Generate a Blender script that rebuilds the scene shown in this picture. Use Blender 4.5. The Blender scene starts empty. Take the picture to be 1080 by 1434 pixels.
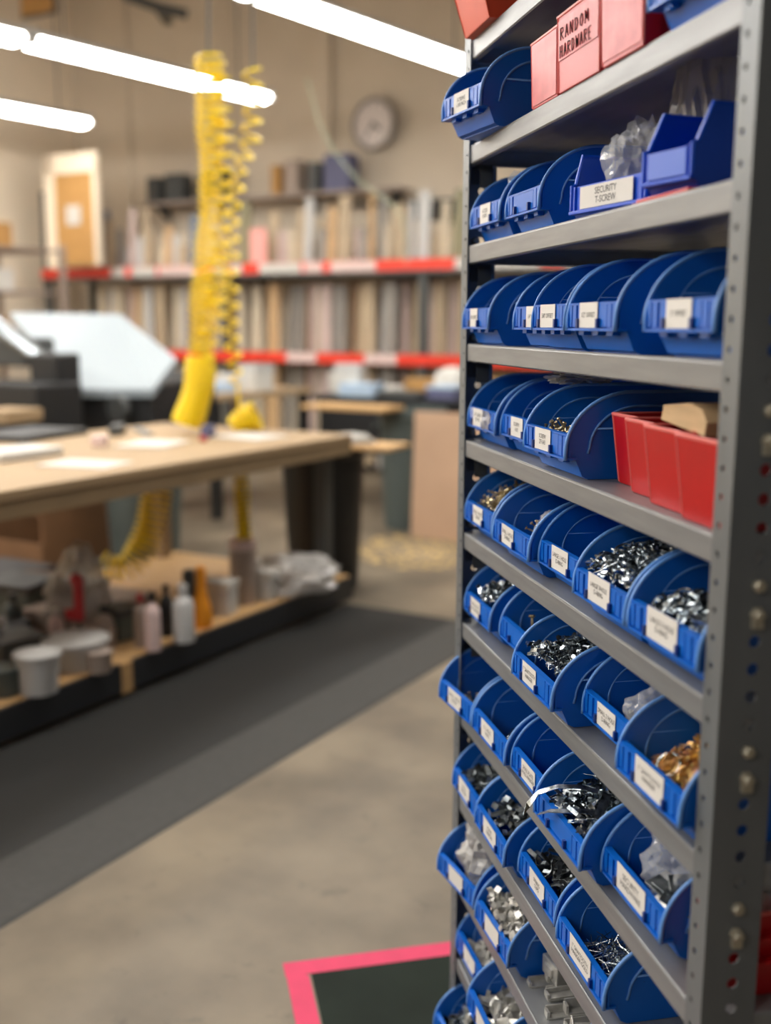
import bpy, bmesh, math, random
from mathutils import Vector, Matrix, noise

# ------------------------------------------------------------------ camera, world, exposure
scene = bpy.context.scene
COL = scene.collection
random.seed(7)
CAM_H = 1.45
PITCH, ROLL, FPX = 0.1716, -0.0048, 1510.9
_F = Vector((0, math.cos(PITCH), -math.sin(PITCH)))
_R0 = Vector((1, 0, 0)); _D0 = _F.cross(_R0)
_R = _R0 * math.cos(ROLL) + _D0 * math.sin(ROLL)
_D = _D0 * math.cos(ROLL) - _R0 * math.sin(ROLL)
cam_data = bpy.data.cameras.new('camera')
cam_data.sensor_fit = 'VERTICAL'; cam_data.sensor_height = 36.0
cam_data.lens = 36.0 * FPX / 1434.0
cam_data.clip_start = 0.05; cam_data.clip_end = 100
cam_data.dof.use_dof = True
cam_data.dof.focus_distance = 1.55
cam_data.dof.aperture_fstop = 1.95
cam = bpy.data.objects.new('camera', cam_data); COL.objects.link(cam)
mw = Matrix.Identity(4)
for i in range(3):
    mw[i][0] = _R[i]; mw[i][1] = -_D[i]; mw[i][2] = -_F[i]
mw[2][3] = CAM_H
cam.matrix_world = mw
scene.camera = cam
world = bpy.data.worlds.new('world'); scene.world = world; world.use_nodes = True
bg = world.node_tree.nodes['Background']
bg.inputs[0].default_value = (1.0, 0.97, 0.92, 1); bg.inputs[1].default_value = 0.10
LAMP_STRENGTH = 25.0
vs = scene.view_settings
vs.view_transform = 'Standard'; vs.look = 'None'; vs.exposure = 0.22; vs.gamma = 1.0
vs.use_curve_mapping = False
scene.cycles.use_denoising = True
scene.cycles.max_bounces = 8
scene.cycles.sample_clamp_indirect = 6.0

# ------------------------------------------------------------------ materials
def mat(name, col, rough=0.5, metal=0.0, noise_amt=0.0, nscale=20.0, bump=0.0, bscale=60.0, spec=0.5,
        col2=None, stretch=(1, 1, 1), emis=None, alpha=1.0, coat=0.0, rough_var=0.0, detail=4.0):
    m = bpy.data.materials.new(name); m.use_nodes = True
    nt = m.node_tree; b = nt.nodes['Principled BSDF']
    b.inputs['Base Color'].default_value = (*col, 1); b.inputs['Roughness'].default_value = rough
    b.inputs['Metallic'].default_value = metal; b.inputs['Specular IOR Level'].default_value = spec
    b.inputs['Alpha'].default_value = alpha; b.inputs['Coat Weight'].default_value = coat
    if emis:
        b.inputs['Emission Color'].default_value = (*emis[:3], 1); b.inputs['Emission Strength'].default_value = emis[3]
    if noise_amt or bump or rough_var:
        tc = nt.nodes.new('ShaderNodeTexCoord'); mp = nt.nodes.new('ShaderNodeMapping')
        mp.inputs['Scale'].default_value = stretch
        nt.links.new(tc.outputs['Object'], mp.inputs[0])
    if noise_amt or rough_var:
        n = nt.nodes.new('ShaderNodeTexNoise'); n.inputs['Scale'].default_value = nscale; n.inputs['Detail'].default_value = detail
        nt.links.new(mp.outputs[0], n.inputs['Vector'])
        cr = nt.nodes.new('ShaderNodeMapRange'); cr.inputs[1].default_value = 0.35; cr.inputs[2].default_value = 0.65
        nt.links.new(n.outputs[0], cr.inputs[0])
        if noise_amt:
            mx = nt.nodes.new('ShaderNodeMix'); mx.data_type = 'RGBA'
            c2 = col2 or tuple(max(0, c * (1 - noise_amt)) for c in col)
            mx.inputs[6].default_value = (*col, 1); mx.inputs[7].default_value = (*c2, 1)
            nt.links.new(cr.outputs[0], mx.inputs[0]); nt.links.new(mx.outputs[2], b.inputs['Base Color'])
        if rough_var:
            rr = nt.nodes.new('ShaderNodeMapRange'); rr.inputs[3].default_value = rough - rough_var; rr.inputs[4].default_value = rough + rough_var
            nt.links.new(n.outputs[0], rr.inputs[0]); nt.links.new(rr.outputs[0], b.inputs['Roughness'])
    if bump:
        n2 = nt.nodes.new('ShaderNodeTexNoise'); n2.inputs['Scale'].default_value = bscale; n2.inputs['Detail'].default_value = 3
        nt.links.new(mp.outputs[0], n2.inputs['Vector'])
        bp = nt.nodes.new('ShaderNodeBump'); bp.inputs['Strength'].default_value = bump; bp.inputs['Distance'].default_value = 0.004
        nt.links.new(n2.outputs[0], bp.inputs['Height']); nt.links.new(bp.outputs[0], b.inputs['Normal'])
    return m

def clear_mat(name, tint=(0.9, 0.92, 0.95), trans=0.6, rough=0.12):
    m = bpy.data.materials.new(name); m.use_nodes = True
    nt = m.node_tree; out = nt.nodes['Material Output']; b = nt.nodes['Principled BSDF']
    b.inputs['Base Color'].default_value = (*tint, 1); b.inputs['Roughness'].default_value = rough
    b.inputs['Specular IOR Level'].default_value = 0.9
    t = nt.nodes.new('ShaderNodeBsdfTransparent'); mx = nt.nodes.new('ShaderNodeMixShader')
    mx.inputs[0].default_value = trans
    nt.links.new(b.outputs[0], mx.inputs[1]); nt.links.new(t.outputs[0], mx.inputs[2]); nt.links.new(mx.outputs[0], out.inputs[0])
    return m

def lin(r, g, b):
    f = lambda c: (c / 255 / 12.92) if c / 255 <= 0.04045 else ((c / 255 + 0.055) / 1.055) ** 2.4
    return (f(r), f(g), f(b))

M = {}
M['blue'] = mat('blue_plastic', lin(3, 104, 208), 0.36, noise_amt=0.08, nscale=8, spec=0.5)
M['blue_edge'] = mat('blue_edge_painted_highlight', lin(104, 158, 230), 0.4, noise_amt=0.15, nscale=30)  # lighter blue paints in the light that rims and ribs catch
M['blue_clip'] = mat('navy_blue_plastic', lin(8, 54, 128), 0.4)
M['blue_hopper'] = mat('royal_blue_plastic', lin(12, 84, 216), 0.35, noise_amt=0.06, nscale=8)
M['red'] = mat('red_plastic', lin(192, 12, 22), 0.35, noise_amt=0.12, nscale=9)
M['red_edge'] = mat('red_edge_painted_highlight', lin(232, 112, 106), 0.4)  # lighter red stands in for light catching the rims and corners
M['red_film'] = mat('film_over_red_plastic', lin(208, 66, 72), 0.36, noise_amt=0.35, nscale=34, col2=lin(184, 36, 44))
M['orange'] = mat('orange_plastic', lin(216, 68, 28), 0.4, noise_amt=0.1, nscale=9)
M['steel'] = mat('grey_painted_steel', lin(146, 148, 150), 0.40, metal=0.35, noise_amt=0.16, nscale=26, stretch=(0.25, 1, 2.5), spec=0.4, rough_var=0.08)
M['post'] = mat('grey_post_steel', lin(122, 126, 129), 0.42, metal=0.3, noise_amt=0.12, nscale=18, stretch=(1, 1, 0.3), spec=0.4)
M['zinc'] = mat('zinc_plated_bolt', lin(186, 178, 158), 0.4, metal=0.5)
M['label'] = mat('white_label', lin(226, 222, 216), 0.6)
M['ink'] = mat('black_ink', lin(38, 36, 38), 0.7)
M['silver'] = mat('zinc_hardware', lin(216, 224, 230), 0.24, metal=1.0, noise_amt=0.5, nscale=80, col2=lin(92, 104, 112))
M['darksteel'] = mat('dark_steel_hardware', lin(150, 156, 158), 0.3, metal=0.9, noise_amt=0.5, nscale=60, col2=lin(84, 90, 94))
M['brass'] = mat('brassy_hardware', lin(232, 218, 178), 0.3, metal=0.8, noise_amt=0.6, nscale=90, col2=lin(140, 116, 74))
M['gold'] = mat('gold_copper_hardware', lin(238, 206, 124), 0.32, metal=0.7, noise_amt=1, nscale=45, col2=lin(206, 148, 116))
M['aluminium'] = mat('raw_aluminium', lin(222, 220, 214), 0.36, metal=0.6, noise_amt=0.35, nscale=40)
M['bag'] = clear_mat('clear_plastic_bag', trans=0.72, rough=0.1)
M['bag_cloudy'] = clear_mat('cloudy_plastic_bag', tint=(0.62, 0.60, 0.57), trans=0.35, rough=0.25)
M['bag_smoke'] = clear_mat('thick_clear_bag', tint=(0.58, 0.56, 0.53), trans=0.45, rough=0.2)
M['offcut'] = mat('bare_wood_offcut', lin(214, 180, 136), 0.7, noise_amt=0.15, nscale=14, stretch=(1, 6, 6))
# setting
M['floor'] = mat('polished_concrete', lin(140, 127, 108), 0.45, noise_amt=1, nscale=1.9, col2=lin(98, 89, 76), spec=0.3, rough_var=0.10, detail=9)
_fm = M['floor'].node_tree; _b = _fm.nodes['Principled BSDF']; _src = _b.inputs['Base Color'].links[0].from_socket
_tc = _fm.nodes.new('ShaderNodeTexCoord'); _sp = _fm.nodes.new('ShaderNodeTexNoise'); _sp.inputs['Scale'].default_value = 9.0; _sp.inputs['Detail'].default_value = 8; _sp.inputs['Roughness'].default_value = 0.7
_mr = _fm.nodes.new('ShaderNodeMapRange'); _mr.inputs[1].default_value = 0.58; _mr.inputs[2].default_value = 0.72; _mr.inputs[4].default_value = 0.55
_mx = _fm.nodes.new('ShaderNodeMix'); _mx.data_type = 'RGBA'; _mx.inputs[7].default_value = (*lin(78, 72, 62), 1)
_fm.links.new(_tc.outputs['Object'], _sp.inputs['Vector']); _fm.links.new(_sp.outputs[0], _mr.inputs[0]); _fm.links.new(_mr.outputs[0], _mx.inputs[0])
_fm.links.new(_src, _mx.inputs[6]); _fm.links.new(_mx.outputs[2], _b.inputs['Base Color'])
M['wall'] = mat('beige_wall_paint', lin(216, 202, 182), 0.85, noise_amt=0.06, nscale=2)
M['wall2'] = mat('cream_wall_paint', lin(240, 224, 200), 0.85, noise_amt=0.06, nscale=2)
M['ceil'] = mat('ceiling_paint', lin(200, 192, 180), 0.9)
M['rubber'] = mat('black_rubber_mat', lin(32, 32, 30), 0.75, noise_amt=0.15, nscale=40, bump=0.2, bscale=160)
M['rubber2'] = mat('dark_grey_rubber', lin(60, 59, 56), 0.7, noise_amt=0.15, nscale=40, bump=0.2, bscale=160)
M['green'] = mat('dark_green_floor_paint', lin(36, 46, 38), 0.8, noise_amt=0.2, nscale=3, col2=lin(26, 34, 28), spec=0.2)
M['pink'] = mat('pink_floor_tape', lin(222, 56, 100), 0.65, noise_amt=0.08, nscale=20)
M['mdf'] = mat('mdf_board', lin(168, 142, 108), 0.65, noise_amt=0.1, nscale=3)
M['mdf_edge'] = mat('mdf_edge', lin(150, 126, 94), 0.7, noise_amt=0.12, nscale=5)
M['ply'] = mat('plywood', lin(204, 164, 112), 0.6, noise_amt=0.15, nscale=5, stretch=(1, 8, 8))
M['black'] = mat('black_plastic', lin(30, 31, 33), 0.5)
M['blackedge'] = mat('black_edge_board', lin(42, 44, 48), 0.45)
M['dgrey'] = mat('dark_grey_metal', lin(74, 76, 76), 0.5, metal=0.2)
M['can'] = mat('grey_green_can_plastic', lin(86, 96, 94), 0.5)
M['panel'] = mat('pinkish_hardboard', lin(198, 164, 136), 0.7, noise_amt=0.08, nscale=3)
M['white'] = mat('white_plastic', lin(198, 197, 194), 0.45)
M['paper'] = mat('white_paper', lin(206, 203, 196), 0.8)
M['bed'] = mat('white_cutter_bed', lin(150, 160, 166), 0.5)
M['yellow'] = mat('yellow_hose', lin(246, 214, 20), 0.4)
M['safety'] = mat('rack_orange_red', lin(232, 58, 36), 0.45)
M['cork'] = mat('tan_corkboard', lin(190, 144, 84), 0.8, noise_amt=0.15, nscale=12)
M['crate'] = mat('brown_crate_wood', lin(120, 86, 56), 0.7, noise_amt=0.15, nscale=8)
M['orange2'] = mat('orange_tool', lin(236, 150, 30), 0.45)
M['redtool'] = mat('red_clamp', lin(176, 34, 44), 0.45)
M['pinkish'] = mat('pale_pink_plastic', lin(222, 196, 190), 0.5)
M['cardtube'] = mat('grey_cardboard', lin(166, 150, 138), 0.8)
M['bluebox'] = mat('indigo_box', lin(92, 94, 126), 0.5)
M['skyblue'] = mat('pale_blue_paper', lin(176, 198, 220), 0.6)
M['lamp'] = mat('lamp_diffuser', (0.9, 0.9, 0.9), 0.5, emis=(1.0, 0.97, 0.92, LAMP_STRENGTH))
M['clockface'] = mat('clock_face', lin(228, 218, 214), 0.4)
M['sawdust'] = mat('sawdust', lin(214, 184, 128), 0.95, noise_amt=0.2, nscale=30)

# ------------------------------------------------------------------ mesh helpers
class MB:
    def __init__(s): s.v = []; s.f = []
    def add(s, vs, fs, mtx=None):
        o = len(s.v)
        s.v += [tuple(mtx @ Vector(p)) for p in vs] if mtx else [tuple(p) for p in vs]
        s.f += [tuple(i + o for i in f) for f in fs]
        return s
    def box(s, x0, x1, y0, y1, z0, z1, mtx=None):
        v = [(x0, y0, z0), (x1, y0, z0), (x1, y1, z0), (x0, y1, z0), (x0, y0, z1), (x1, y0, z1), (x1, y1, z1), (x0, y1, z1)]
        return s.add(v, [(0, 3, 2, 1), (4, 5, 6, 7), (0, 1, 5, 4), (1, 2, 6, 5), (2, 3, 7, 6), (3, 0, 4, 7)], mtx)
    def prism(s, poly, a0, a1, axis='x', mtx=None):
        n = len(poly)
        def P(a, p):
            return (a, p[0], p[1]) if axis == 'x' else ((p[0], a, p[1]) if axis == 'y' else (p[0], p[1], a))
        v = [P(a0, p) for p in poly] + [P(a1, p) for p in poly]
        f = [tuple(range(n)), tuple(range(2 * n - 1, n - 1, -1))] + [(i, i + n, (i + 1) % n + n, (i + 1) % n) for i in range(n)]
        return s.add(v, f, mtx)
    def tube(s, pts, r, n=6, closed=False, mtx=None, flat=1.0):
        pts = [Vector(p) for p in pts]; N = len(pts); vs = []; fs = []; up = None
        for i, p in enumerate(pts):
            a = pts[i - 1] if (i > 0 or closed) else p; b = pts[(i + 1) % N] if (i < N - 1 or closed) else p
            t = (b - a)
            t = t.normalized() if t.length > 1e-9 else Vector((0, 0, 1))
            if up is None:
                up = Vector((0, 0, 1)) if abs(t.z) < 0.9 else Vector((1, 0, 0))
            n1 = (up - t * up.dot(t)); n1 = n1.normalized() if n1.length > 1e-6 else t.orthogonal().normalized()
            n2 = t.cross(n1); up = n1
            ri = r[i] if isinstance(r, (list, tuple)) else r
            for k in range(n):
                an = 2 * math.pi * k / n
                vs.append(p + n1 * (math.cos(an) * ri) + n2 * (math.sin(an) * ri * flat))
        for i in range(N if closed else N - 1):
            j = (i + 1) % N
            for k in range(n):
                fs.append((i * n + k, i * n + (k + 1) % n, j * n + (k + 1) % n, j * n + k))
        if not closed:
            fs.append(tuple(range(n - 1, -1, -1))); fs.append(tuple((N - 1) * n + k for k in range(n)))
        return s.add(vs, fs, mtx)
    def lathe(s, prof, n=16, mtx=None):
        vs = []; fs = []
        for r, z in prof:
            for k in range(n):
                an = 2 * math.pi * k / n; vs.append((r * math.cos(an), r * math.sin(an), z))
        for i in range(len(prof) - 1):
            for k in range(n):
                fs.append((i * n + k, i * n + (k + 1) % n, (i + 1) * n + (k + 1) % n, (i + 1) * n + k))
        fs.append(tuple(range(n - 1, -1, -1))); fs.append(tuple((len(prof) - 1) * n + k for k in range(n)))
        return s.add(vs, fs, mtx)
    def mesh(s, name, m, smooth=False):
        me = bpy.data.meshes.new(name); me.from_pydata(s.v, [], s.f)
        bm = bmesh.new(); bm.from_mesh(me); bmesh.ops.recalc_face_normals(bm, faces=bm.faces); bm.to_mesh(me); bm.free()
        me.materials.append(m)
        if smooth:
            for p in me.polygons: p.use_smooth = True
        me.update(); return me
    def build(s, name, m, parent=None, smooth=False, bevel=0.0, autosmooth=False):
        return link(name, s.mesh(name, m, smooth), parent, bevel)

def link(name, me, parent=None, bevel=0.0):
    o = bpy.data.objects.new(name, me); COL.objects.link(o)
    if parent is not None: o.parent = parent
    if bevel:
        md = o.modifiers.new('bevel', 'BEVEL'); md.width = bevel; md.segments = 2; md.limit_method = 'ANGLE'; md.angle_limit = 0.7
    return o
def smooth_angle(o, deg=35):
    for p in o.data.polygons: p.use_smooth = True
    try: o.data.set_sharp_from_angle(angle=math.radians(deg))
    except Exception: pass
    return o
def tag(o, label=None, cat=None, group=None, kind=None):
    if label: o['label'] = label
    if cat: o['category'] = cat
    if group: o['group'] = group
    if kind: o['kind'] = kind
    return o
def empty(name, loc=(0, 0, 0), rz=0.0):
    o = bpy.data.objects.new(name, None); COL.objects.link(o); o.empty_display_size = 0.05
    o.location = loc; o.rotation_euler = (0, 0, rz); return o
def copy_tree(o, parent=None):
    c = o.copy(); COL.objects.link(c); c.parent = parent
    for ch in list(o.children): copy_tree(ch, c)
    return c

# world helpers: room frame (x right, y away) turned from the camera's forward
RA = math.radians(-29.5)
def rm(x, y, z=0.0):
    c, s = math.cos(RA), math.sin(RA)
    return Vector((x * c - y * s, x * s + y * c, z))
# rack frame: x along the shelf front (far to near), y into the rack
RK_O = Vector((0.1470, 1.960, 0)); RK_A = math.atan2(-0.9793, 0.2023)
def rk(x, y, z=0.0):
    c, s = math.cos(RK_A), math.sin(RK_A)
    return RK_O + Vector((x * c - y * s, x * s + y * c, z))
def at(px, py, depth):
    """a point of the room seen in direction (px, py) at a given distance ahead"""
    v = _F + _R * ((px - 540) / FPX) + _D * ((py - 717) / FPX)
    return v * (depth / v.y) + Vector((0, 0, CAM_H))
def to_room(p):
    c, s = math.cos(RA), math.sin(RA)
    return Vector((p.x * c + p.y * s, -p.x * s + p.y * c, p.z))

_text_cache = {}
def text_mesh(body, size, align='CENTER', m=None):
    key = (body, size, align)
    if key in _text_cache: return _text_cache[key]
    cu = bpy.data.curves.new('lettering', 'FONT'); cu.body = body; cu.size = size
    cu.align_x = align; cu.align_y = 'CENTER'; cu.space_line = 0.95; cu.resolution_u = 2; cu.space_character = 0.95
    o = bpy.data.objects.new('lettering_tmp', cu); COL.objects.link(o)
    bpy.context.view_layer.update()
    dg = bpy.context.evaluated_depsgraph_get()
    me = bpy.data.meshes.new_from_object(o.evaluated_get(dg))
    bpy.data.objects.remove(o); bpy.data.curves.remove(cu)
    me.materials.clear(); me.materials.append(m or M['ink'])
    _text_cache[key] = me
    return me

def nth(n):
    return '%d%s' % (n, 'th' if 10 < n % 100 < 14 else {1: 'st', 2: 'nd', 3: 'rd'}.get(n % 10, 'th'))
ORD = ['zeroth', 'first', 'second', 'third', 'fourth', 'fifth', 'sixth', 'seventh', 'eighth', 'ninth', 'tenth', 'eleventh', 'twelfth']

# ================================================================== STRUCTURE
def struct(name, mb, m, label=None):
    o = mb.build(name, m); o['kind'] = 'structure'
    if label: o['label'] = label
    return o
X0, X1, Y0, Y1, ZC = -9.9, 6.0, -4.5, 9.9, 5.6
b = MB(); b.box(X0, X1, Y0, Y1, -0.05, 0)
o = struct('floor', b, M['floor'], 'stained grey-brown polished concrete floor'); o.rotation_euler = (0, 0, RA)
b = MB(); b.box(X0 - .1, X1, Y1, Y1 + 0.1, 0, ZC)
wb = struct('wall_back', b, M['wall'], 'tall beige warehouse wall behind the moulding rack'); wb.rotation_euler = (0, 0, RA)
b = MB(); b.box(X0 - .1, X0, Y0, Y1, 0, ZC)
o = struct('wall_left', b, M['wall2'], 'cream side wall at the far left'); o.rotation_euler = (0, 0, RA)
b = MB(); b.box(X0, X1, Y0, Y1, ZC, ZC + 0.1)
o = struct('ceiling', b, M['ceil'], 'high ceiling above the workshop'); o.rotation_euler = (0, 0, RA)
# wall battens / pilasters on the back wall
for xr, w, d in ((-9.05, 0.10, 0.05), (-6.35, 0.22, 0.08), (-7.55, 0.06, 0.03), (-3.6, 0.10, 0.05)):
    b = MB(); b.box(xr - w / 2, xr + w / 2, Y1 - d, Y1, 0.0, ZC)
    o = b.build('batten', M['wall'], wb)
b = MB(); b.box(X0, X1, Y1 - 0.02, Y1, 0, 0.12)
o = struct('baseboard_back', b, M['dgrey'], 'dark baseboard along the back wall'); o.rotation_euler = (0, 0, RA)

# ------------------------------------------------------------------ floor coverings
def room_box(name, x0, x1, y0, y1, z0, z1, m, label, cat, bevel=0.0, parent=None):
    cx, cy = (x0 + x1) / 2, (y0 + y1) / 2
    b = MB(); b.box(x0 - cx, x1 - cx, y0 - cy, y1 - cy, 0, z1 - z0)
    o = b.build(name, m, None, bevel=bevel)
    o.location = rm(cx, cy, z0); o.rotation_euler = (0, 0, RA)
    return tag(o, label, cat)
mt = empty('floor_mat', rm(-2.45, 1.6, 0), RA); tag(mt, 'long black anti-fatigue floor mat running beside the workbench', 'mat')
b = MB(); b.prism([(-0.44, 0), (0.2, 0), (0.2, 0.011), (-0.42, 0.011)], -4.2, 3.08, 'y'); b.build('mat_body', M['rubber'], mt)
b = MB(); b.prism([(0.2, 0), (0.455, 0), (0.44, 0.006), (0.2, 0.011)], -4.2, 3.08, 'y'); b.build('mat_border', M['rubber2'], mt)['label'] = 'lighter bevelled border'  # outer strip in a lighter grey than the mat body
# pink tape outline and the dark green painted patch in front of the rack
def strip(name, pts, m, label, cat, h=0.0006):
    b = MB(); b.prism([(p[0], p[1]) for p in pts], 0, h, 'z')
    o = b.build(name, m); o.location = (0, 0, 0.0005); return tag(o, label, cat)
strip('floor_tape', [(-0.232, 2.270), (0.62, 2.47), (0.632, 2.419), (-0.220, 2.218)], M['pink'], 'pink floor tape strip running across towards the shelving foot', 'tape')
strip('floor_tape', [(-0.222, 2.236), (-0.168, 2.224), (0.21, 0.42), (0.158, 0.41)], M['pink'], 'pink floor tape strip running towards the viewer from the corner', 'tape', 0.0011)
strip('floor_paint_patch', [(-0.164, 2.231), (0.62, 2.417), (1.0, 0.62), (0.21, 0.42)], M['green'], 'dark green floor patch bordered by pink tape', 'floor patch', 0.0004)

# ------------------------------------------------------------------ ceiling lamps (rows of strip fixtures)
LR = math.radians(-29.5 - 7.8)
def make_lamp():
    r = empty('strip_light'); L = 2.42
    b = MB(); b.prism([(-0.055, 0.06), (-0.115, 0.0), (0.115, 0.0), (0.055, 0.06)], -L / 2, L / 2, 'y'); b.build('housing', M['white'], r)
    b = MB(); b.prism([(-0.10, 0.0), (-0.085, -0.045), (-0.04, -0.062), (0.04, -0.062), (0.085, -0.045), (0.10, 0.0)], -L / 2 + .02, L / 2 - .02, 'y'); b.build('diffuser', M['lamp'], r)
    for s in (-1, 1):
        b = MB(); b.box(-0.115, 0.115, s * L / 2 - .012, s * L / 2 + .012, -0.05, 0.06); b.build('end_cap', M['white'], r)
        b = MB(); b.tube([(0, s * 0.9, 0.06), (0, s * 0.9, ZC - 3.45)], 0.006, 5); b.build('hanger_wire', M['dgrey'], r)
    return r
lamp0 = None
lamp_places = []
dv = Vector((math.sin(math.radians(37.3)), math.cos(math.radians(37.3)), 0))
row_ends = {'b': rm(-5.926, 8.244), 'c': rm(-3.80, 8.15), 'a': rm(-8.221, 8.377), 'd': rm(-1.65, 8.0), 'e': rm(0.5, 8.0)}
lamp_labels = {('b', 0): 'long white strip light hanging beside the yellow coiled hose', ('c', 0): 'bright strip light over the clock, running behind the shelving',
               ('a', 0): 'short-looking strip light at the left edge, farthest row'}
rown = {'a': 'far left', 'b': 'second', 'c': 'third', 'd': 'fourth', 'e': 'unseen added'}
for row, n in (('a', 3), ('b', 5), ('c', 5), ('d', 5), ('e', 5)):  # last lamp of row d is added behind the camera to brighten the post
    for k in range(n):
        if row == 'e' and k < 4: continue  # unseen lone lamp, added behind the camera as fill for the near post
        p = row_ends[row] - dv * (1.22 + 2.5 * k)
        lb = lamp_labels.get((row, k), 'white strip light in the %s ceiling row, %s from the back wall' % (rown[row], ORD[k + 1]))
        if lamp0 is None: lamp0 = L = make_lamp()
        else: L = copy_tree(lamp0)
        L.location = (p.x, p.y, 3.45); L.rotation_euler = (0, 0, LR)
        tag(L, lb, 'ceiling light', 'hanging strip lights')

# ================================================================== STEEL SHELVING RACK
SH = [0, 1.931, 1.758, 1.588, 1.416, 1.243, 1.071, 0.899, 0.726, 0.553, 0.381, 0.209, 0.037]
RACK_D, RACK_W, LIP, PITCHZ, ZH0 = 0.457, 0.914, 0.030, 0.02875, 0.738
rack = empty('shelving_rack', RK_O, RK_A)
tag(rack, 'tall grey steel shelving rack with perforated angle posts full of bins', 'shelving')
def flange(u0, u1, uh, ztop, rad, fn, half):
    """perforated steel strip: fn(u, z, side) -> point; one column of round holes at u = uh"""
    b = MB(); n0 = -int(ZH0 / PITCHZ) + 1; z = ZH0 + n0 * PITCHZ - PITCHZ / 2
    zs = [z + i * PITCHZ for i in range(int((ztop - z) / PITCHZ))]
    for side in (0, 1):
        for z in zs:
            c = z + PITCHZ / 2
            outer = [(u1, c), (u1, z + PITCHZ), (uh, z + PITCHZ), (u0, z + PITCHZ), (u0, c), (u0, z), (uh, z), (u1, z)]
            inner = [(uh + rad * math.cos(a * math.pi / 4), c + rad * math.sin(a * math.pi / 4)) for a in range(8)]
            v = [fn(u, w, side) for u, w in outer + inner]
            b.add(v, [(i, (i + 1) % 8, 8 + (i + 1) % 8, 8 + i) for i in range(8)])
    for z in zs:   # hole walls
        c = z + PITCHZ / 2
        inner = [(uh + rad * math.cos(a * math.pi / 4), c + rad * math.sin(a * math.pi / 4)) for a in range(8)]
        v = [fn(u, w, 0) for u, w in inner] + [fn(u, w, 1) for u, w in inner]
        b.add(v, [(i, (i + 1) % 8, 8 + (i + 1) % 8, 8 + i) for i in range(8)])
    zb, zt = 0.0, zs[-1] + PITCHZ
    if zs[0] > 0:
        b.add([fn(u0, 0, 0), fn(u1, 0, 0), fn(u1, zs[0], 0), fn(u0, zs[0], 0), fn(u0, 0, 1), fn(u1, 0, 1), fn(u1, zs[0], 1), fn(u0, zs[0], 1)],
              [(0, 1, 2, 3), (4, 5, 6, 7)])
    for u in (u0, u1):
        b.add([fn(u, 0, 0), fn(u, zt, 0), fn(u, zt, 1), fn(u, 0, 1)], [(0, 1, 2, 3)])
    return b
T = 0.0022; ZT = 2.32
for side in (0, 1):
    for rear in (0, 1):
        xs = -0.040 if side == 0 else RACK_W + 0.034      # outer corner plane
        ys = -0.0015 if rear == 0 else RACK_D + 0.0015
        fx0, fx1 = (-0.040, -0.003) if side == 0 else (RACK_W, RACK_W + 0.034)
        yd = 1 if rear == 0 else -1
        p1 = flange(fx0, fx1, -0.016 if side == 0 else RACK_W + 0.0125, ZT, 0.0036, lambda u, z, s: (u, ys - yd * (T if s else 0), z), 0)
        xin = xs + (T if side == 0 else -T)
        p2 = flange(0.0, 0.060, 0.032, ZT, 0.0066, lambda u, z, s: (xs if s == 0 else xin, ys + yd * u, z), 0)
        p1.add(p2.v, p2.f)
        p = p1.build('post', M['post'], rack)
        smooth_angle(p, 40)
def shelf_mesh():
    b = MB(); x0, x1, y0, y1 = -0.036, RACK_W + 0.031, 0.0, RACK_D
    b.box(x0, x1, y0, y1, -0.002, 0)
    r = 0.0025
    lipf = [(0.0, -0.0), (-0.0008, -0.002), (0, -LIP + 0.002), (0.002, -LIP), (0.012, -LIP), (0.012, -LIP + 0.0018), (0.0022, -LIP + 0.0018), (0.0022, -0.002)]
    b.prism(lipf, x0, x1, 'x')
    b.prism([(y1 - p[0], p[1]) for p in lipf], x0, x1, 'x')
    for s, xx in ((1, x0), (-1, x1)):
        b.prism([(xx + s * p[0], p[1]) for p in lipf], y0 + .001, y1 - .001, 'y')
    # slightly rolled ridge on the front top edge
    b.tube([(x0, 0.0012, -0.0004), (x1, 0.0012, -0.0004)], 0.0017, 6)
    return b.mesh('shelf', M['steel'])
sm = shelf_mesh()
for i in range(1, 13):
    o = link('shelf', sm, rack); o.location = (0, 0, SH[i])
# clip brackets and bolts where the shelves hang on the posts
bc = MB()
bc.box(-0.0365, -0.0345, 0.012, 0.045, -0.058, 0.0); bc.box(-0.0345, -0.006, 0.016, 0.042, -0.030, -0.028)
bc.prism([(-0.0345, -0.03), (-0.010, -0.030), (-0.004, -0.040), (-0.004, -0.066), (-0.006, -0.066), (-0.006, -0.041), (-0.0115, -0.032), (-0.0345, -0.032)], 0.018, 0.042, 'y')
cm = bc.mesh('shelf_clip', M['dgrey'])
bb = MB(); bb.lathe([(0.0001, 0.007), (0.0050, 0.007), (0.0068, 0.005), (0.0070, 0.0), (0.0001, 0.0)], 6)
bm_ = bb.mesh('bolt', M['zinc'])
bs = MB(); bs.lathe([(0.0075, 0.0), (0.0075, 0.0022), (0.0058, 0.003), (0.0058, 0.009), (0.0045, 0.0105)], 6); bs.box(-0.0055, 0.0055, -0.014, -0.002, 0, 0.006)
bs_ = bs.mesh('bolt_nut', M['zinc'])
for i in range(2, 12):
    o = link('shelf_clip', cm, rack); o.location = (0, 0, SH[i] - 0.002)
    o = link('bolt', bm_, rack); o.location = (-0.037, 0.021, SH[i] + 0.012); o.rotation_euler = (0, math.pi / 2, 0)
    n = round((SH[i] - 0.046 - ZH0) / PITCHZ)
    for k, me in ((n, bm_), (n - 1, bs_)):
        o = link('bolt', me, rack); o.location = (RACK_W + 0.034, 0.0305, ZH0 + k * PITCHZ)
        o.rotation_euler = Matrix(((0, 0, 1), (-1, 0, 0), (0, -1, 0))).transposed().to_euler() if False else (math.pi / 2, 0, math.pi / 2)

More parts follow.
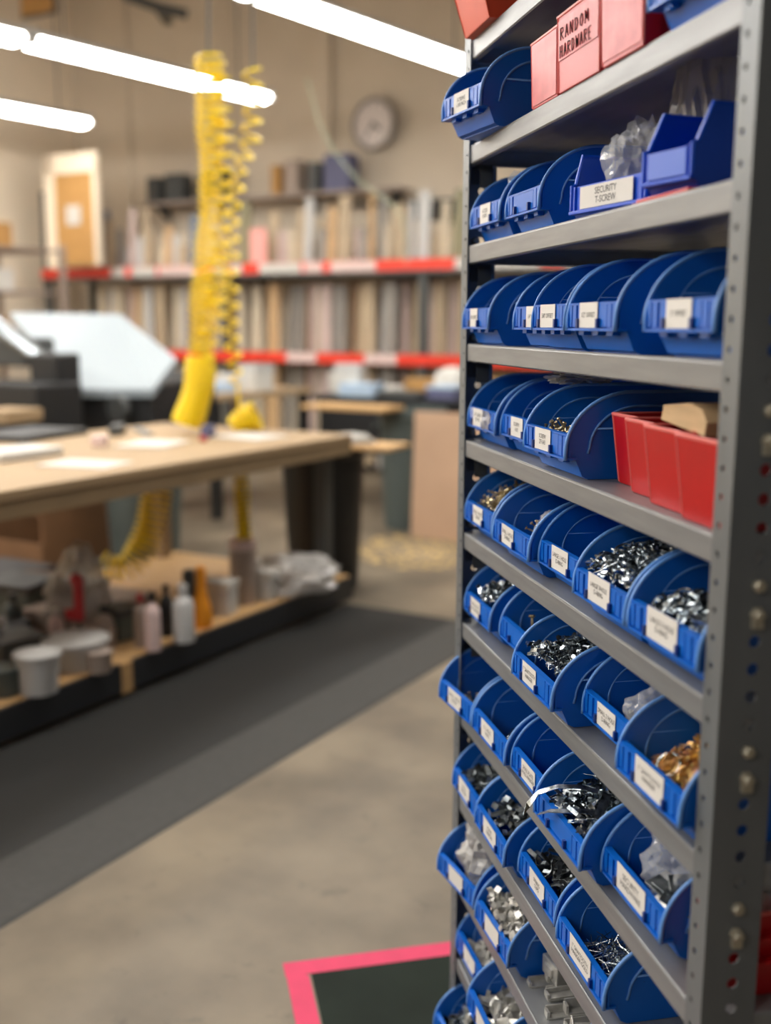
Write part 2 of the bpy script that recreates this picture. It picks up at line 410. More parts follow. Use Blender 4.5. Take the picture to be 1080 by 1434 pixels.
# ================================================================== BLUE SCOOP BINS
BW, BD, BH = 0.166, 0.270, 0.120
def bin_outline(off=0.0):
    pts = [(0.0, 0.028), (0.0, 0.040)]
    cx, cz, rx, rz = 0.094, 0.040, 0.094, BH - 0.040
    for k in range(1, 15):
        a = math.pi - (math.pi / 2) * k / 14
        pts.append((cx + rx * math.cos(a), cz + rz * math.sin(a)))
    pts += [(BD, BH), (BD, 0.0), (0.040, 0.0), (0.033, 0.0015), (0.028, 0.005), (0.017, 0.027), (0.004, 0.0275)]
    return pts
def scoop_meshes():
    T = 0.0028
    body = MB(); out = bin_outline(); edge = MB()
    ins = lambda z: 0.006 * max(0.0, (0.075 - z) / 0.075)
    n = len(out)
    for s in (0, 1):
        xo = lambda z: ins(z) if s == 0 else BW - ins(z)
        d = T if s == 0 else -T
        v = [(xo(p[1]), p[0], p[1]) for p in out] + [(xo(p[1]) + d, p[0], p[1]) for p in out]
        body.add(v, [tuple(range(n)), tuple(range(2 * n - 1, n - 1, -1))] + [(i, i + n, (i + 1) % n + n, (i + 1) % n) for i in range(n)])
        # thickened rim along the front arc and top
        rim = [p for p in out if p[1] > 0.0279][:16] + [(BD, BH)]
        xr = (0.0012 if s == 0 else BW - 0.0012)
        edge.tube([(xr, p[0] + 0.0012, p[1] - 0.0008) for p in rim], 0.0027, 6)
        # raised ribs: inner arc, upper rail and the horizontal step line
        for face in (0, 1):
            xx = lambda z: (xo(z) + (d if face else 0))
            arc = []
            for k in range(0, 13):
                a = math.pi - (math.pi / 2) * k / 12
                arc.append((0.104 + 0.068 * math.cos(a), 0.045 + 0.055 * math.sin(a)))
            arc.append((0.225, 0.100)); arc.append((0.225, 0.068))
            arc = [(0.034, 0.036)] + arc
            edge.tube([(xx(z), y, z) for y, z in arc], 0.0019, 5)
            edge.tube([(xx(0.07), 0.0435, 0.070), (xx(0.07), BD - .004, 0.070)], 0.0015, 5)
    a = 0.006
    body.box(a, BW - a, 0.036, BD, 0.0, T)                                   # floor
    body.add([(a, 0.028, 0.004), (BW - a, 0.028, 0.004), (BW - a, 0.040, 0.0), (a, 0.040, 0.0), (a, 0.031, 0.007), (BW - a, 0.031, 0.007), (BW - a, 0.042, T), (a, 0.042, T)],
             [(0, 1, 2, 3), (4, 5, 6, 7), (0, 1, 5, 4), (2, 3, 7, 6)])
    body.add([(0.004, 0.016, 0.030), (BW - .004, 0.016, 0.030), (BW - a, 0.028, 0.004), (a, 0.028, 0.004), (.004, 0.019, 0.030), (BW - .004, 0.019, 0.030), (BW - a, 0.031, 0.006), (a, 0.031, 0.006)],
             [(0, 1, 2, 3), (4, 5, 6, 7), (0, 1, 5, 4)])                      # sloping front below the lip
    body.box(0.001, BW - 0.001, BD - T, BD, 0.0, BH - 0.004)                  # back
    for xx in (0.035, BW / 2, BW - 0.035):                                    # feet under the lip
        body.box(xx - 0.009, xx + 0.009, 0.008, 0.018, 0.022, 0.0285)
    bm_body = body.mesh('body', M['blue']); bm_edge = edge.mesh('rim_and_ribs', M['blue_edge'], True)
    lip = MB()
    lip.box(0.001, BW - 0.001, 0.0062, 0.0090, 0.028, 0.0610)                 # face panel
    lip.box(0.0, BW, 0.0, 0.018, 0.0275, 0.0305)                              # ledge
    lip.box(0.001, BW - 0.001, 0.0030, 0.0115, 0.0596, 0.0622)                # thick top edge
    for x0, x1 in ((0.004, 0.014), (0.018, 0.030), (BW - 0.030, BW - 0.018), (BW - 0.014, BW - 0.004)):
        lip.box(x0, x1, 0.0020, 0.007, 0.0325, 0.0592)                        # raised pads with slots between
    lip.box(0.0345, BW - 0.0345, 0.0030, 0.007, 0.0325, 0.0592)
    bm_lip = lip.mesh('front_lip', M['blue'])
    cl = MB(); cl.box(-0.0026, 0.0026, -0.0016, 0.0034, 0.031, 0.0425)
    bm_clip = cl.mesh('label_clip', M['blue_clip'])
    return bm_body, bm_lip, bm_clip, bm_edge
bm_body, bm_lip, bm_clip, bm_edge = scoop_meshes()
_lab = {}
def label_mesh(w, h):
    if (w, h) not in _lab:
        b = MB(); b.box(-w / 2, w / 2, 0.0, 0.0004, 0, h); _lab[(w, h)] = b.mesh('label', M['label'])
    return _lab[(w, h)]
def scoop_bin(x, y, shelf, width=BW, rz=0.0, text=None, label='', lx=0.0, lw=0.058, lh=0.031, size=0.0088, z=None, ltilt=0.0):
    root = empty('storage_bin', rk(x, y, SH[shelf] + 0.0006 if z is None else z), RK_A + rz)
    sx = width / BW
    tag(root, label, 'bin', 'blue scoop bins on the shelving')
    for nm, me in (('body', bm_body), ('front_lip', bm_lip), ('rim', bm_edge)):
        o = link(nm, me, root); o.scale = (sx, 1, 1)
        if nm == 'body': smooth_angle(o, 30)
    cx = width / 2 + lx
    for s in (-1, 1):
        o = link('label_clip', bm_clip, root); o.location = (cx + s * (lw / 2 + 0.0032), 0, 0)
    if text is not None:
        lo = link('label', label_mesh(lw, lh), root); lo.location = (cx, 0.0014, 0.0312); lo.rotation_euler = (0, ltilt, 0)
        if text:
            t = link('lettering', text_mesh(text, size), lo); t.location = (0, -0.0002, lh / 2); t.rotation_euler = (math.pi / 2, 0, 0)
            w = max(v.co.x for v in t.data.vertices) * 2
            if w > lw * 0.92: t.scale = (lw * 0.92 / w, 1, 1)
    return root

# ------------------------------------------------------------------ bins shelf by shelf: (x, y, width, turn, text, short description)
D = math.radians
def on(s): return 'on the %s shelf from the top' % ORD[s]
BINS = {
 2: [(0.053, -0.068, 0.150, D(8.6), 'SCREWS\n1-5/8 INCH', 'jutting blue bin with small label, leftmost ' + on(2), {}),
     (0.725, -0.012, 0.16, 0, None, 'blue bin beyond the red boxes, rightmost ' + on(2), {})],
 3: [(0.010, -0.003, 0.166, 0, 'ACCESS\nHOOK', 'blue bin with crumpled clear bag, leftmost ' + on(3), {}),
     (0.196, 0.001, 0.156, 0, None, 'blue bin without a label, second from left ' + on(3), {})],
 4: [(0.003, -0.012, 0.154, 0, '1/8" OFFSET', 'blue bin with narrow label, leftmost ' + on(4), {'lw': 0.044, 'lx': -0.012}),
     (0.240, 0.004, 0.160, 0, '1/4" OFFSET', 'blue bin labelled 1/4 OFFSET half hidden, second ' + on(4), {'lw': 0.06, 'lx': 0.008}),
     (0.403, -0.022, 0.128, 0, '3/8" OFFSET', 'blue bin labelled 3/8 OFFSET, third ' + on(4), {'lx': -0.004}),
     (0.534, -0.020, 0.156, 0, '1/2" OFFSET', 'blue bin labelled 1/2 OFFSET, fourth ' + on(4), {'lx': -0.008}),
     (0.742, -0.008, 0.160, 0, '3" OFFSET', 'blurred blue bin labelled OFFSET beside the post ' + on(4), {})],
 5: [(0.002, 0.001, 0.163, 0, '3/4" SCREW\nZF1405', 'blue bin with torn taped label, leftmost ' + on(5), {'lx': -0.024}),
     (0.168, 0.010, 0.160, 0, 'SCREW\n1605', 'blue bin with two overlapping labels, second ' + on(5), {'lx': 0.0}),
     (0.352, -0.012, 0.172, 0, 'SCREW\nZF1643', 'blue bin labelled SCREW ZF1643, third ' + on(5), {'lx': -0.008, 'lw': 0.064})],
 6: [(0.001, -0.001, 0.166, 0, 'SMALL 1 HOLE\nD-RING', 'blue bin of brassy screws labelled D-RING, leftmost ' + on(6), {'lx': -0.006}),
     (0.194, -0.008, 0.182, 0, 'SMALL 1 HOLE\nD-RING', 'blue bin with dog-eared D-RING label, second ' + on(6), {'lx': -0.016, 'ltilt': 0.03}),
     (0.379, 0.007, 0.176, 0, 'LARGE 1 HOLE\nD-RING', 'empty blue bin labelled LARGE 1 HOLE D-RING, third ' + on(6), {'lx': -0.004, 'lw': 0.064, 'lh': 0.034}),
     (0.566, -0.011, 0.165, 0, 'LARGE 3HOLE\nD-RING', 'blue bin overflowing with D-rings, fourth ' + on(6), {'lw': 0.068, 'lh': 0.036}),
     (0.737, -0.010, 0.173, 0, 'LARGE 3 HOLE\nD-RING', 'blue bin labelled LARGE 3 HOLE D-RING by the post, ' + ORD[6] + ' shelf', {'lw': 0.074, 'lh': 0.036, 'size': 0.0095})],
 7: [(0.001, 0.001, 0.158, 0, 'SMALL PLATE\nWALL HANGER', 'blue bin of plate hangers, leftmost ' + on(7), {'lx': -0.012}),
     (0.182, 0.012, 0.166, 0, None, 'unlabelled blue bin almost empty, second ' + on(7), {}),
     (0.378, -0.030, 0.172, 0, '1" SAWTOOTH\nHANGER', 'blue bin of sawtooth hangers, third ' + on(7), {'lx': -0.012}),
     (0.562, 0.010, 0.168, 0, 'SMALL 2 HOLE\nD-RING', 'blue bin labelled SMALL 2 HOLE D-RING, fourth ' + on(7), {'lx': -0.006}),
     (0.745, -0.020, 0.164, 0, '1" SAWTOOTH\nHANGER', 'blue bin of gold hangers beside the post ' + on(7), {'lw': 0.072, 'lh': 0.034, 'lx': 0.004})],
 8: [(-0.012, -0.042, 0.160, D(6), 'SMALL 1 HOLE\nSTRAP', 'blue bin jutting forward, leftmost ' + on(8), {'lw': 0.064, 'lx': -0.004}),
     (0.150, -0.024, 0.176, D(1), 'D 2 HOLE\nRING', 'blue bin with torn label, second ' + on(8), {'lw': 0.066, 'lx': -0.006}),
     (0.332, -0.012, 0.156, 0, 'SMALL PLATE\nWALL HANGER', 'blue bin labelled SMALL PLATE WALL HANGER, third on eighth shelf', {'lw': 0.062}),
     (0.492, -0.030, 0.178, 0, None, 'blue bin with metal strips curling over its lip, fourth on eighth shelf', {}),
     (0.674, -0.002, 0.172, 0, 'SECURITY\nHARDWARE', 'blue bin labelled SECURITY HARDWARE ' + on(8), {'lw': 0.08, 'lh': 0.034, 'size': 0.0108})],
 9: [(0.000, -0.016, 0.160, 0, 'WALL\nHANGER', 'blue bin of bent steel pieces, leftmost ' + on(9), {'lw': 0.07, 'lx': -0.006}),
     (0.165, -0.020, 0.166, 0, 'PLATE\nHANGER', 'blue bin of flat grey plates, second ' + on(9), {'lw': 0.07}),
     (0.346, 0.000, 0.168, 0, 'SPRING\nCLIPS', 'blue bin of spring clips, third ' + on(9), {'lw': 0.066}),
     (0.541, -0.008, 0.172, 0, '1" SAWTOOTH\nHANGER GOLD', 'blue bin of thin wire hangers, fourth ' + on(9), {'lw': 0.074, 'lh': 0.034})],
 10: [(0.004, -0.045, 0.158, D(10), '', 'blue bin with cloudy bag, leftmost ' + on(10), {'lw': 0.06}),
      (0.185, -0.022, 0.160, D(3), '', 'blue bin of bright silver brackets, second ' + on(10), {'lw': 0.066}),
      (0.590, 0.010, 0.166, 0, None, 'blue bin behind the aluminium bars ' + on(10), {})],
 11: [(0.000, -0.004, 0.160, D(2), '', 'blurred blue bin of grey parts, leftmost ' + on(11), {'lw': 0.066}),
      (0.186, -0.034, 0.166, 0, '', 'blurred blue bin of grey parts, second ' + on(11), {'lw': 0.06})],
 12: [(-0.004, -0.046, 0.170, D(2), None, 'lowest blue bin at the foot of the shelving', {})],
}
B = {}
for s, lst in BINS.items():
    for k, (x, y, w, rz, txt, lb, kw) in enumerate(lst):
        B[(s, k + 1)] = (scoop_bin(x, y, s, w, rz, txt, lb, **kw), w, s)
# extra sticker on the second-from-top details: small old label and tape curl
r5 = B[(5, 1)][0]
o = link('label', label_mesh(0.022, 0.016), r5); o.location = (0.018, 0.0021, 0.044)
o = link('label', label_mesh(0.050, 0.022), B[(5, 2)][0]); o.location = (0.074, 0.0020, 0.032)
cb = MB(); random.seed(3)
vs = []; fs = []
for i in range(9):
    for j in range(5):
        vs.append((0.098 + 0.0045 * i + random.uniform(-.001, .001), 0.0018 - random.uniform(0, 0.006) - 0.002 * math.sin(j * 1.4 + i), 0.031 + 0.0078 * j + random.uniform(-.001, .001)))
for i in range(8):
    for j in range(4): fs.append((i * 5 + j, i * 5 + j + 1, i * 5 + j + 6, i * 5 + j + 5))
cb.add(vs, fs); cb.build('tape_curl', M['bag_cloudy'], r5)

# ------------------------------------------------------------------ angular hopper bins on the third shelf
def hopper_bin(x, y, z, w, d, h, rz, rx, text, label, col, ys=0.014):
    root = empty('hopper_bin', rk(x, y, z), RK_A + rz); root.rotation_euler = (rx, 0, RK_A + rz)
    tag(root, label, 'bin')
    T = 0.003
    prof = [(0.012, 0.0), (0.0, 0.014), (0.0, 0.046), (0.006, 0.048), (ys, h), (d, h), (d, 0)]
    b = MB()
    for s in (0, 1):
        x0 = 0 if s == 0 else w - T
        b.prism(prof, x0, x0 + T, 'x')
        rimx = T / 2 if s == 0 else w - T / 2
        b.tube([(rimx, p[0], p[1]) for p in ((0.0, 0.014), (0.0, 0.046), (0.006, 0.048), (ys, h), (d, h))], 0.0030, 6)
    b.box(T, w - T, 0.012, d, 0, T); b.box(T, w - T, d - T, d, 0, h - 0.01)
    b.add([(0, 0.012, 0), (w, 0.012, 0), (w, 0.0, 0.014), (0, 0, 0.014)], [(0, 1, 2, 3)])
    smooth_angle(b.build('body', col, root), 30)
    l = MB(); l.box(0.002, w - 0.002, 0.001, 0.004, 0.012, 0.044); l.box(0.0, w, -0.004, 0.004, 0.008, 0.0125)
    for xx in (0.008, w - 0.012): l.box(xx, xx + 0.004, -0.002, 0.002, 0.012, 0.044)
    l.build('front_lip', col, root, bevel=0.0008)
    if text is not None:
        lw, lh = w * 0.70, 0.028
        lo = link('label', label_mesh(lw, lh), root); lo.location = (w * 0.5, -0.0025, 0.0135)
        if text:
            t = link('lettering', text_mesh(text, 0.0120), lo); t.location = (0, -0.0002, lh / 2); t.rotation_euler = (math.pi / 2, 0, 0)
            tw = max(v.co.x for v in t.data.vertices) * 2
            t.scale = (min(1.0, lw * 0.85 / tw), 1, 1)
    return root
hopper_bin(0.4675, 0.007, SH[3] + 0.0006, 0.178, 0.17, 0.085, D(8.8), 0, 'SECURITY\nT-SCREW', 'angular blue bin with large SECURITY T-SCREW label on the third shelf', M['blue_hopper'])
hp2 = hopper_bin(0.704, 0.001, SH[3] + 0.0085, 0.086, 0.17, 0.088, D(12), 0, None, 'empty angular blue bin propped above the third shelf beside the post', M['blue_hopper'], 0.024)
lo = link('label_card', label_mesh(0.064, 0.028), hp2); lo.location = (0.044, -0.0025, 0.0145); lo['label'] = 'blank label card'
lo.data = lo.data.copy(); lo.data.materials.clear(); lo.data.materials.append(mat('blank_blue_card', lin(96, 128, 226), 0.45))
rb = MB(); rb.box(0, 0.13, 0.004, 0.14, 0, 0.007); rb.prism([(0, 0), (0.146, 0), (0.146, 0.003), (0.0, 0.003)], -0.004, 0.134, 'x')
o = rb.build('red_tray', M['red'], None, bevel=0.001); o.location = rk(0.672, 0.004, SH[3]); o.rotation_euler = (0, 0, RK_A)
tag(o, 'flat red plastic tray lying under the propped angular blue bin', 'tray')

# ------------------------------------------------------------------ red boxes
def red_box(x, y, z, w, d, h, label, rz=0.0, taper=0.008, col=None, film=None, lean=0.0, ledges=False, cat='box', ftaper=0.012):
    col = col or M['red']
    root = empty('red_bin' if col is M['red'] else 'orange_bin', rk(x, y, z), RK_A + rz); root.rotation_euler = (lean, 0, RK_A + rz)
    tag(root, label, cat)
    T = 0.003; b = MB()
    lo = [(taper, ftaper), (w - taper, ftaper), (w - taper, d), (taper, d)]; up = [(0, 0), (w, 0), (w, d), (0, d)]
    ilo = [(taper + T, ftaper + T), (w - taper - T, ftaper + T), (w - taper - T, d - T), (taper + T, d - T)]; iup = [(T, T), (w - T, T), (w - T, d - T), (T, d - T)]
    v = [(p[0], p[1], 0) for p in lo] + [(p[0], p[1], h) for p in up] + [(p[0], p[1], h) for p in iup] + [(p[0], p[1], T) for p in ilo]
    f = [(0, 1, 2, 3), (12, 13, 14, 15)]
    for i in range(4):
        j = (i + 1) % 4
        f += [(i, j, 4 + j, 4 + i), (4 + i, 4 + j, 8 + j, 8 + i), (8 + i, 8 + j, 12 + j, 12 + i)]
    b.add(v, f); b.build('body', col, root, bevel=0.0012)
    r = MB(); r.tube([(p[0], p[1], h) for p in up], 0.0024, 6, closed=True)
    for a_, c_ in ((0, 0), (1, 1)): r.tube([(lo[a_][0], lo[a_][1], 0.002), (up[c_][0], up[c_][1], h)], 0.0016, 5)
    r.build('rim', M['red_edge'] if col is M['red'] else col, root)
    if ledges:
        g = MB()
        for zz in (h * 0.45, h * 0.72): g.box(-0.004, w + 0.004, -0.006, 0.012, zz, zz + 0.004)
        g.build('ledge', col, root)
    if film:
        k = film
        y_at = lambda zz: ftaper * (1 - zz / h) - 0.0012
        f2 = MB(); f2.add([(0.006, y_at(k[0] * h), k[0] * h), (w - 0.006, y_at(k[0] * h), k[0] * h), (w - 0.004, y_at(k[1] * h), k[1] * h), (0.004, y_at(k[1] * h), k[1] * h),
                           (0.006, y_at(k[0] * h) + .001, k[0] * h), (w - 0.006, y_at(k[0] * h) + .001, k[0] * h), (w - 0.004, y_at(k[1] * h) + .001, k[1] * h), (0.004, y_at(k[1] * h) + .001, k[1] * h)],
                          [(0, 1, 2, 3), (4, 5, 6, 7), (0, 1, 5, 4), (1, 2, 6, 5), (2, 3, 7, 6), (3, 0, 4, 7)])
        root['film'] = 1
        fo = f2.build('clear_label_sleeve', M['red_film'], root); fo['label'] = 'clear film sleeve over the front'
        del root['film']
    return root
red_box(0.318, -0.004, SH[2] + .0005, 0.108, 0.13, 0.090, 'narrow red box with hazy film front, leftmost red box on the second shelf', film=(0.04, 0.97), ftaper=0.003, taper=0.003)
rbx = red_box(0.430, -0.006, SH[2] + .0005, 0.146, 0.13, 0.098, 'red box handwritten RANDOM HARDWARE on the second shelf', film=(0.42, 0.93), ftaper=0.003, taper=0.003)
red_box(0.582, -0.008, SH[2] + .0005, 0.122, 0.20, 0.112, 'tall glossy red box right of the RANDOM HARDWARE box', film=(0.05, 0.96), ftaper=0.004, taper=0.004)
# hand-lettered words
STROKES = {
 'R': [[(0, 0), (0, 1)], [(0, 1), (.55, .95), (.6, .65), (.05, .48)], [(.15, .48), (.65, 0)]],
 'A': [[(0, 0), (.33, 1), (.66, 0)], [(.12, .35), (.55, .38)]],
 'N': [[(0, 0), (.05, 1), (.55, 0), (.6, 1)]],
 'D': [[(.05, 0), (.05, 1)], [(0, 1), (.45, .9), (.62, .5), (.4, .05), (0, 0)]],
 'O': [[(.3, 1), (.02, .6), (.1, .1), (.4, 0), (.62, .4), (.5, .9), (.3, 1)]],
 'M': [[(0, 0), (.08, 1), (.34, .3), (.6, 1), (.7, 0)]],
 'H': [[(0, 0), (0.03, 1)], [(.55, 0), (.55, 1)], [(0, .5), (.56, .52)]],
 'W': [[(0, 1), (.15, 0), (.35, .7), (.55, 0), (.72, 1)]],
 'E': [[(.5, 1), (.03, .98), (0, 0), (.52, .02)], [(.02, .52), (.4, .52)]],
}
hb = MB()
for row, (word, zz) in enumerate((('RANDOM', 0.066), ('HARDWARE', 0.044))):
    cw = 0.0175 if row == 0 else 0.0145; x = 0.014 if row == 0 else 0.012
    for ch in word:
        for st in STROKES[ch]:
            hb.tube([(x + p[0] * cw * 0.9, -0.0016 + 0.003 * (1 - (zz + p[1] * .016) / 0.098), zz + p[1] * 0.0150) for p in st], 0.0007, 4)
        x += cw * 0.98
hb.build('lettering', M['ink'], rbx)
for k, (x, y, w) in enumerate(((0.548, 0.044, 0.078), (0.630, 0.026, 0.082), (0.716, 0.011, 0.096), (0.816, 0.001, 0.094))):
    red_box(x, y, SH[5] + .0005, w, 0.16, 0.092, ['narrow red bin farthest from the post, on the fifth shelf', 'red bin second from the left in the red row on the fifth shelf',
            'red bin third from the left, under the wood offcut on the fifth shelf', 'red bin against the post on the fifth shelf'][k], ftaper=0.012, taper=0.002)
bl = MB(); bl.prism([(-.06, 0), (.062, -.004), (.066, .012), (.052, .024), (.02, .028), (-.01, .024), (-.055, .018)], -0.022, 0.022, 'y')
o = bl.build('wood_offcut', M['offcut'], None, bevel=0.001); o.location = rk(0.775, 0.050, SH[5] + 0.097); o.rotation_euler = (0, D(2), RK_A + D(-4)); tag(o, 'pale wood offcut resting across the red bins', 'wood')
rs = red_box(0.930, 0.035, SH[8] + .0005, 0.17, 0.075, 0.105, 'red bin facing the rack end behind the post, eighth shelf', rz=math.pi / 2, ledges=True, taper=0.004)
red_box(-0.002, -0.045, SH[1] + .0005, 0.15, 0.20, 0.10, 'orange plastic bin at the left end of the topmost shelf', col=M['orange'], ftaper=0.03, taper=0.006)

# ================================================================== HARDWARE IN THE BINS
def rnd_rot(rng, tilt=1.0):
    return Matrix.Rotation(rng.uniform(0, 6.28), 4, 'Z') @ Matrix.Rotation(rng.gauss(0, tilt), 4, 'X') @ Matrix.Rotation(rng.gauss(0, tilt), 4, 'Y')
def pc_dring(b, m, s=1.0, n=10):
    r = 0.010 * s; pts = []
    for k in range(n):
        a = math.pi * (1.15 * k / (n - 1) - 0.075); pts.append((r * math.cos(a), r * math.sin(a) * 1.1, 0))
    b.tube(pts, 0.0013 * s, 4, closed=True, mtx=m)
    b.prism([(-0.0024 * s, 0.002 * s), (0.0024 * s, 0.002 * s), (0.0032 * s, -0.009 * s), (0.0018 * s, -0.012 * s), (-0.0018 * s, -0.012 * s), (-0.0032 * s, -0.009 * s)], -0.0006 * s, 0.0008 * s, 'z', m)
def pc_screw(b, m, s=1.0):
    b.tube([(0, 0, 0), (0, 0, 0.016 * s)], [0.0013 * s, 0.0012 * s], 5, mtx=m)
    b.tube([(0, 0, 0.016 * s), (0, 0, 0.0172 * s), (0, 0, 0.0185 * s)], [0.0013 * s, 0.0032 * s, 0.0028 * s], 6, mtx=m)
def pc_plate(b, m, s=1.0):
    b.prism([(-0.012 * s, 0), (0.004 * s, 0), (0.010 * s, 0.006 * s), (0.0095 * s, 0.0068 * s), (0.0035 * s, 0.001 * s), (-0.012 * s, 0.001 * s)], -0.005 * s, 0.005 * s, 'y', m)
def pc_saw(b, m, s=1.0):
    pts = [(-0.016 * s, 0)] + [(-0.012 * s + 0.004 * k * s, (0.0022 if k % 2 else 0.004) * s) for k in range(7)] + [(0.016 * s, 0), (0.012 * s, -0.005 * s), (-0.012 * s, -0.005 * s)]
    b.prism(pts, 0, 0.0007 * s, 'z', m)
    for sx in (-1, 1): b.tube([(sx * 0.013 * s, -0.001 * s, 0), (sx * 0.013 * s, -0.001 * s, -0.006 * s)], 0.0007 * s, 4, mtx=m)
def pc_wire(b, m, s=1.0):
    b.tube([(-0.02 * s, 0, 0), (-0.004 * s, 0.002 * s, 0.001), (0.004 * s, 0.006 * s, 0.002 * s), (0.02 * s, 0.003 * s, 0)], 0.0006 * s, 4, mtx=m)
def pc_bracket(b, m, s=1.0):
    b.box(-0.014 * s, 0.014 * s, -0.006 * s, 0.006 * s, 0, 0.0012 * s, m); b.box(0.0128 * s, 0.014 * s, -0.006 * s, 0.006 * s, 0, 0.012 * s, m); b.box(-0.014 * s, -0.0128 * s, -0.006 * s, 0.006 * s, -0.009 * s, 0.0012 * s, m)
def pc_strip(b, m, s=1.0, curl=1.0, n=9):
    pts = []
    for k in range(n):
        t = k / (n - 1) - 0.5
        pts.append((0.055 * s * t, 0.016 * s * curl * (math.cos(t * 4.2) - 0.4)))
    poly = pts + [(p[0], p[1] - 0.0008 * s) for p in reversed(pts)]
    # strip as quads so that the curl stays clean
    v = [(p[0], y, p[1]) for y in (-0.0042 * s, 0.0042 * s) for p in pts]
    v += [(p[0], y, p[1] - 0.0008 * s) for y in (-0.0042 * s, 0.0042 * s) for p in pts]
    f = []
    for i in range(n - 1):
        f += [(i, i + 1, n + i + 1, n + i), (2 * n + i, 3 * n + i, 3 * n + i + 1, 2 * n + i + 1), (i, 2 * n + i, 2 * n + i + 1, i + 1), (n + i, n + i + 1, 3 * n + i + 1, 3 * n + i)]
    f += [(0, n, 3 * n, 2 * n), (n - 1, 3 * n - 1, 4 * n - 1, 2 * n - 1)]
    b.add(v, f, m)
PC = dict(dring=pc_dring, screw=pc_screw, plate=pc_plate, saw=pc_saw, wire=pc_wire, bracket=pc_bracket, strip=pc_strip)

def fill_level(w, lf, lb, x0, seed):
    def f(x, y):
        t = max(0, min(1, (y - 0.02) / 0.16)); u = (x / w)
        z = lf + (lb - lf) * t
        z += 0.012 * noise.noise(Vector((x * 30 + seed, y * 30, 0)))
        if x0 > 0: z -= 0.06 * max(0, (x0 - u)) ** 1.0 * 2
        return max(0.004, z)
    return f
def pile(key, kind, m, n, lf, lb, name, label, cat='hardware', s=1.0, x0=0.0, tilt=0.5, tops=0, top_label=None, top_name=None, top_s=None, ymax=0.2, top_list=None, base=True):
    root, w, shelf = B[key]
    rng = random.Random(hash(label) % 1000 if False else sum(map(ord, label)))
    seed = rng.uniform(0, 50); f = fill_level(w, lf, lb, x0, seed)
    b = MB(); nx, ny = 10, 12; v = []; fs = []; xa, xb, ya, yb = 0.012, w - 0.012, 0.034, ymax + 0.03
    for j in range(ny):
        for i in range(nx):
            x = xa + (xb - xa) * i / (nx - 1); y = ya + (yb - ya) * j / (ny - 1)
            v.append((x, y, max(0.004, f(x, y) - 0.008)))
    for j in range(ny - 1):
        for i in range(nx - 1): fs.append((j * nx + i, j * nx + i + 1, (j + 1) * nx + i + 1, (j + 1) * nx + i))
    if base: b.add(v, fs)
    for k in range(n):
        x = rng.uniform(0.016, w - 0.016); y = 0.022 + (ymax - 0.022) * rng.random() ** 1.25
        if x0 > 0 and x / w < x0 and rng.random() < 0.75: continue
        z = f(x, y) + rng.uniform(-0.006, 0.004)
        mm = Matrix.Translation((x, y, z)) @ rnd_rot(rng, tilt)
        PC[kind](b, mm, s * rng.uniform(0.85, 1.15))
    o = b.build(name, m); o.location = root.location; o.rotation_euler = root.rotation_euler
    tag(o, label, cat, None, 'stuff')
    for k in range(tops):
        if top_list: x, y, dz, ax, ay, az = top_list[k]; mm0 = Matrix.Rotation(az, 4, 'Z') @ Matrix.Rotation(ax, 4, 'X') @ Matrix.Rotation(ay, 4, 'Y')
        else:
            x = rng.uniform(max(0.02, x0 * w), w - 0.02); y = rng.uniform(0.022, 0.085); dz = 0.005; mm0 = rnd_rot(rng, 0.45)
        bb = MB(); PC[kind](bb, Matrix.Identity(4), top_s or s * 1.25)
        t = bb.build(top_name, m)
        t.matrix_world = Matrix.Translation(root.location) @ Matrix.Rotation(root.rotation_euler.z, 4, 'Z') @ Matrix.Translation((x, y, f(x, y) + dz)) @ mm0
        tag(t, top_label, cat, 'loose pieces: ' + top_label)
    return o
pile((2, 1), 'screw', M['silver'], 60, 0.03, 0.05, 'screw_pile', 'screws inside the jutting bin on the second shelf')
pile((4, 5), 'plate', M['brass'], 60, 0.04, 0.075, 'clip_pile', 'pale brassy clips in the bin beside the post on the fourth shelf', s=1.2, x0=0.55)
pile((5, 1), 'screw', M['silver'], 90, 0.035, 0.05, 'screw_pile', 'silver screws in the leftmost bin on the fifth shelf')
pile((5, 3), 'screw', M['brass'], 130, 0.048, 0.05, 'screw_pile', 'assorted screws just above the lip of the SCREW ZF1643 bin', s=1.0)
pile((6, 1), 'screw', M['brass'], 560, 0.060, 0.118, 'screw_pile', 'heap of brassy screws in the leftmost bin on the sixth shelf', s=0.85, x0=0.2, tilt=0.9, tops=6, top_label='loose brassy screw on the heap in the leftmost bin, sixth shelf', top_name='screw')
pile((6, 4), 'dring', M['silver'], 480, 0.070, 0.118, 'd_ring_pile', 'heap of bright silver D-rings overflowing the fourth bin, sixth shelf', s=1.1, x0=0.05, tilt=0.6, tops=12, top_label='large bright D-ring on top of the overflowing bin, sixth shelf', top_name='d_ring', top_s=1.5)
pile((6, 5), 'dring', M['silver'], 300, 0.062, 0.082, 'd_ring_pile', 'silver D-rings in the bin beside the post, sixth shelf', s=1.15, x0=0.2, tilt=0.6, tops=9, top_label='large D-ring on the heap beside the post, sixth shelf', top_name='d_ring', top_s=1.6)
pile((7, 1), 'plate', M['silver'], 420, 0.066, 0.112, 'hanger_pile', 'silver plate hangers heaped in the leftmost bin, seventh shelf', s=0.75, x0=0.1, tilt=0.7, tops=8, top_label='loose silver hanger on the heap in the leftmost bin, seventh shelf', top_name='plate_hanger', top_s=1.1)
pile((7, 2), 'screw', M['brass'], 10, 0.046, 0.045, 'screw_pile', 'few brassy fittings at the lip of the unlabelled bin, seventh shelf', s=1.7, x0=0.3)
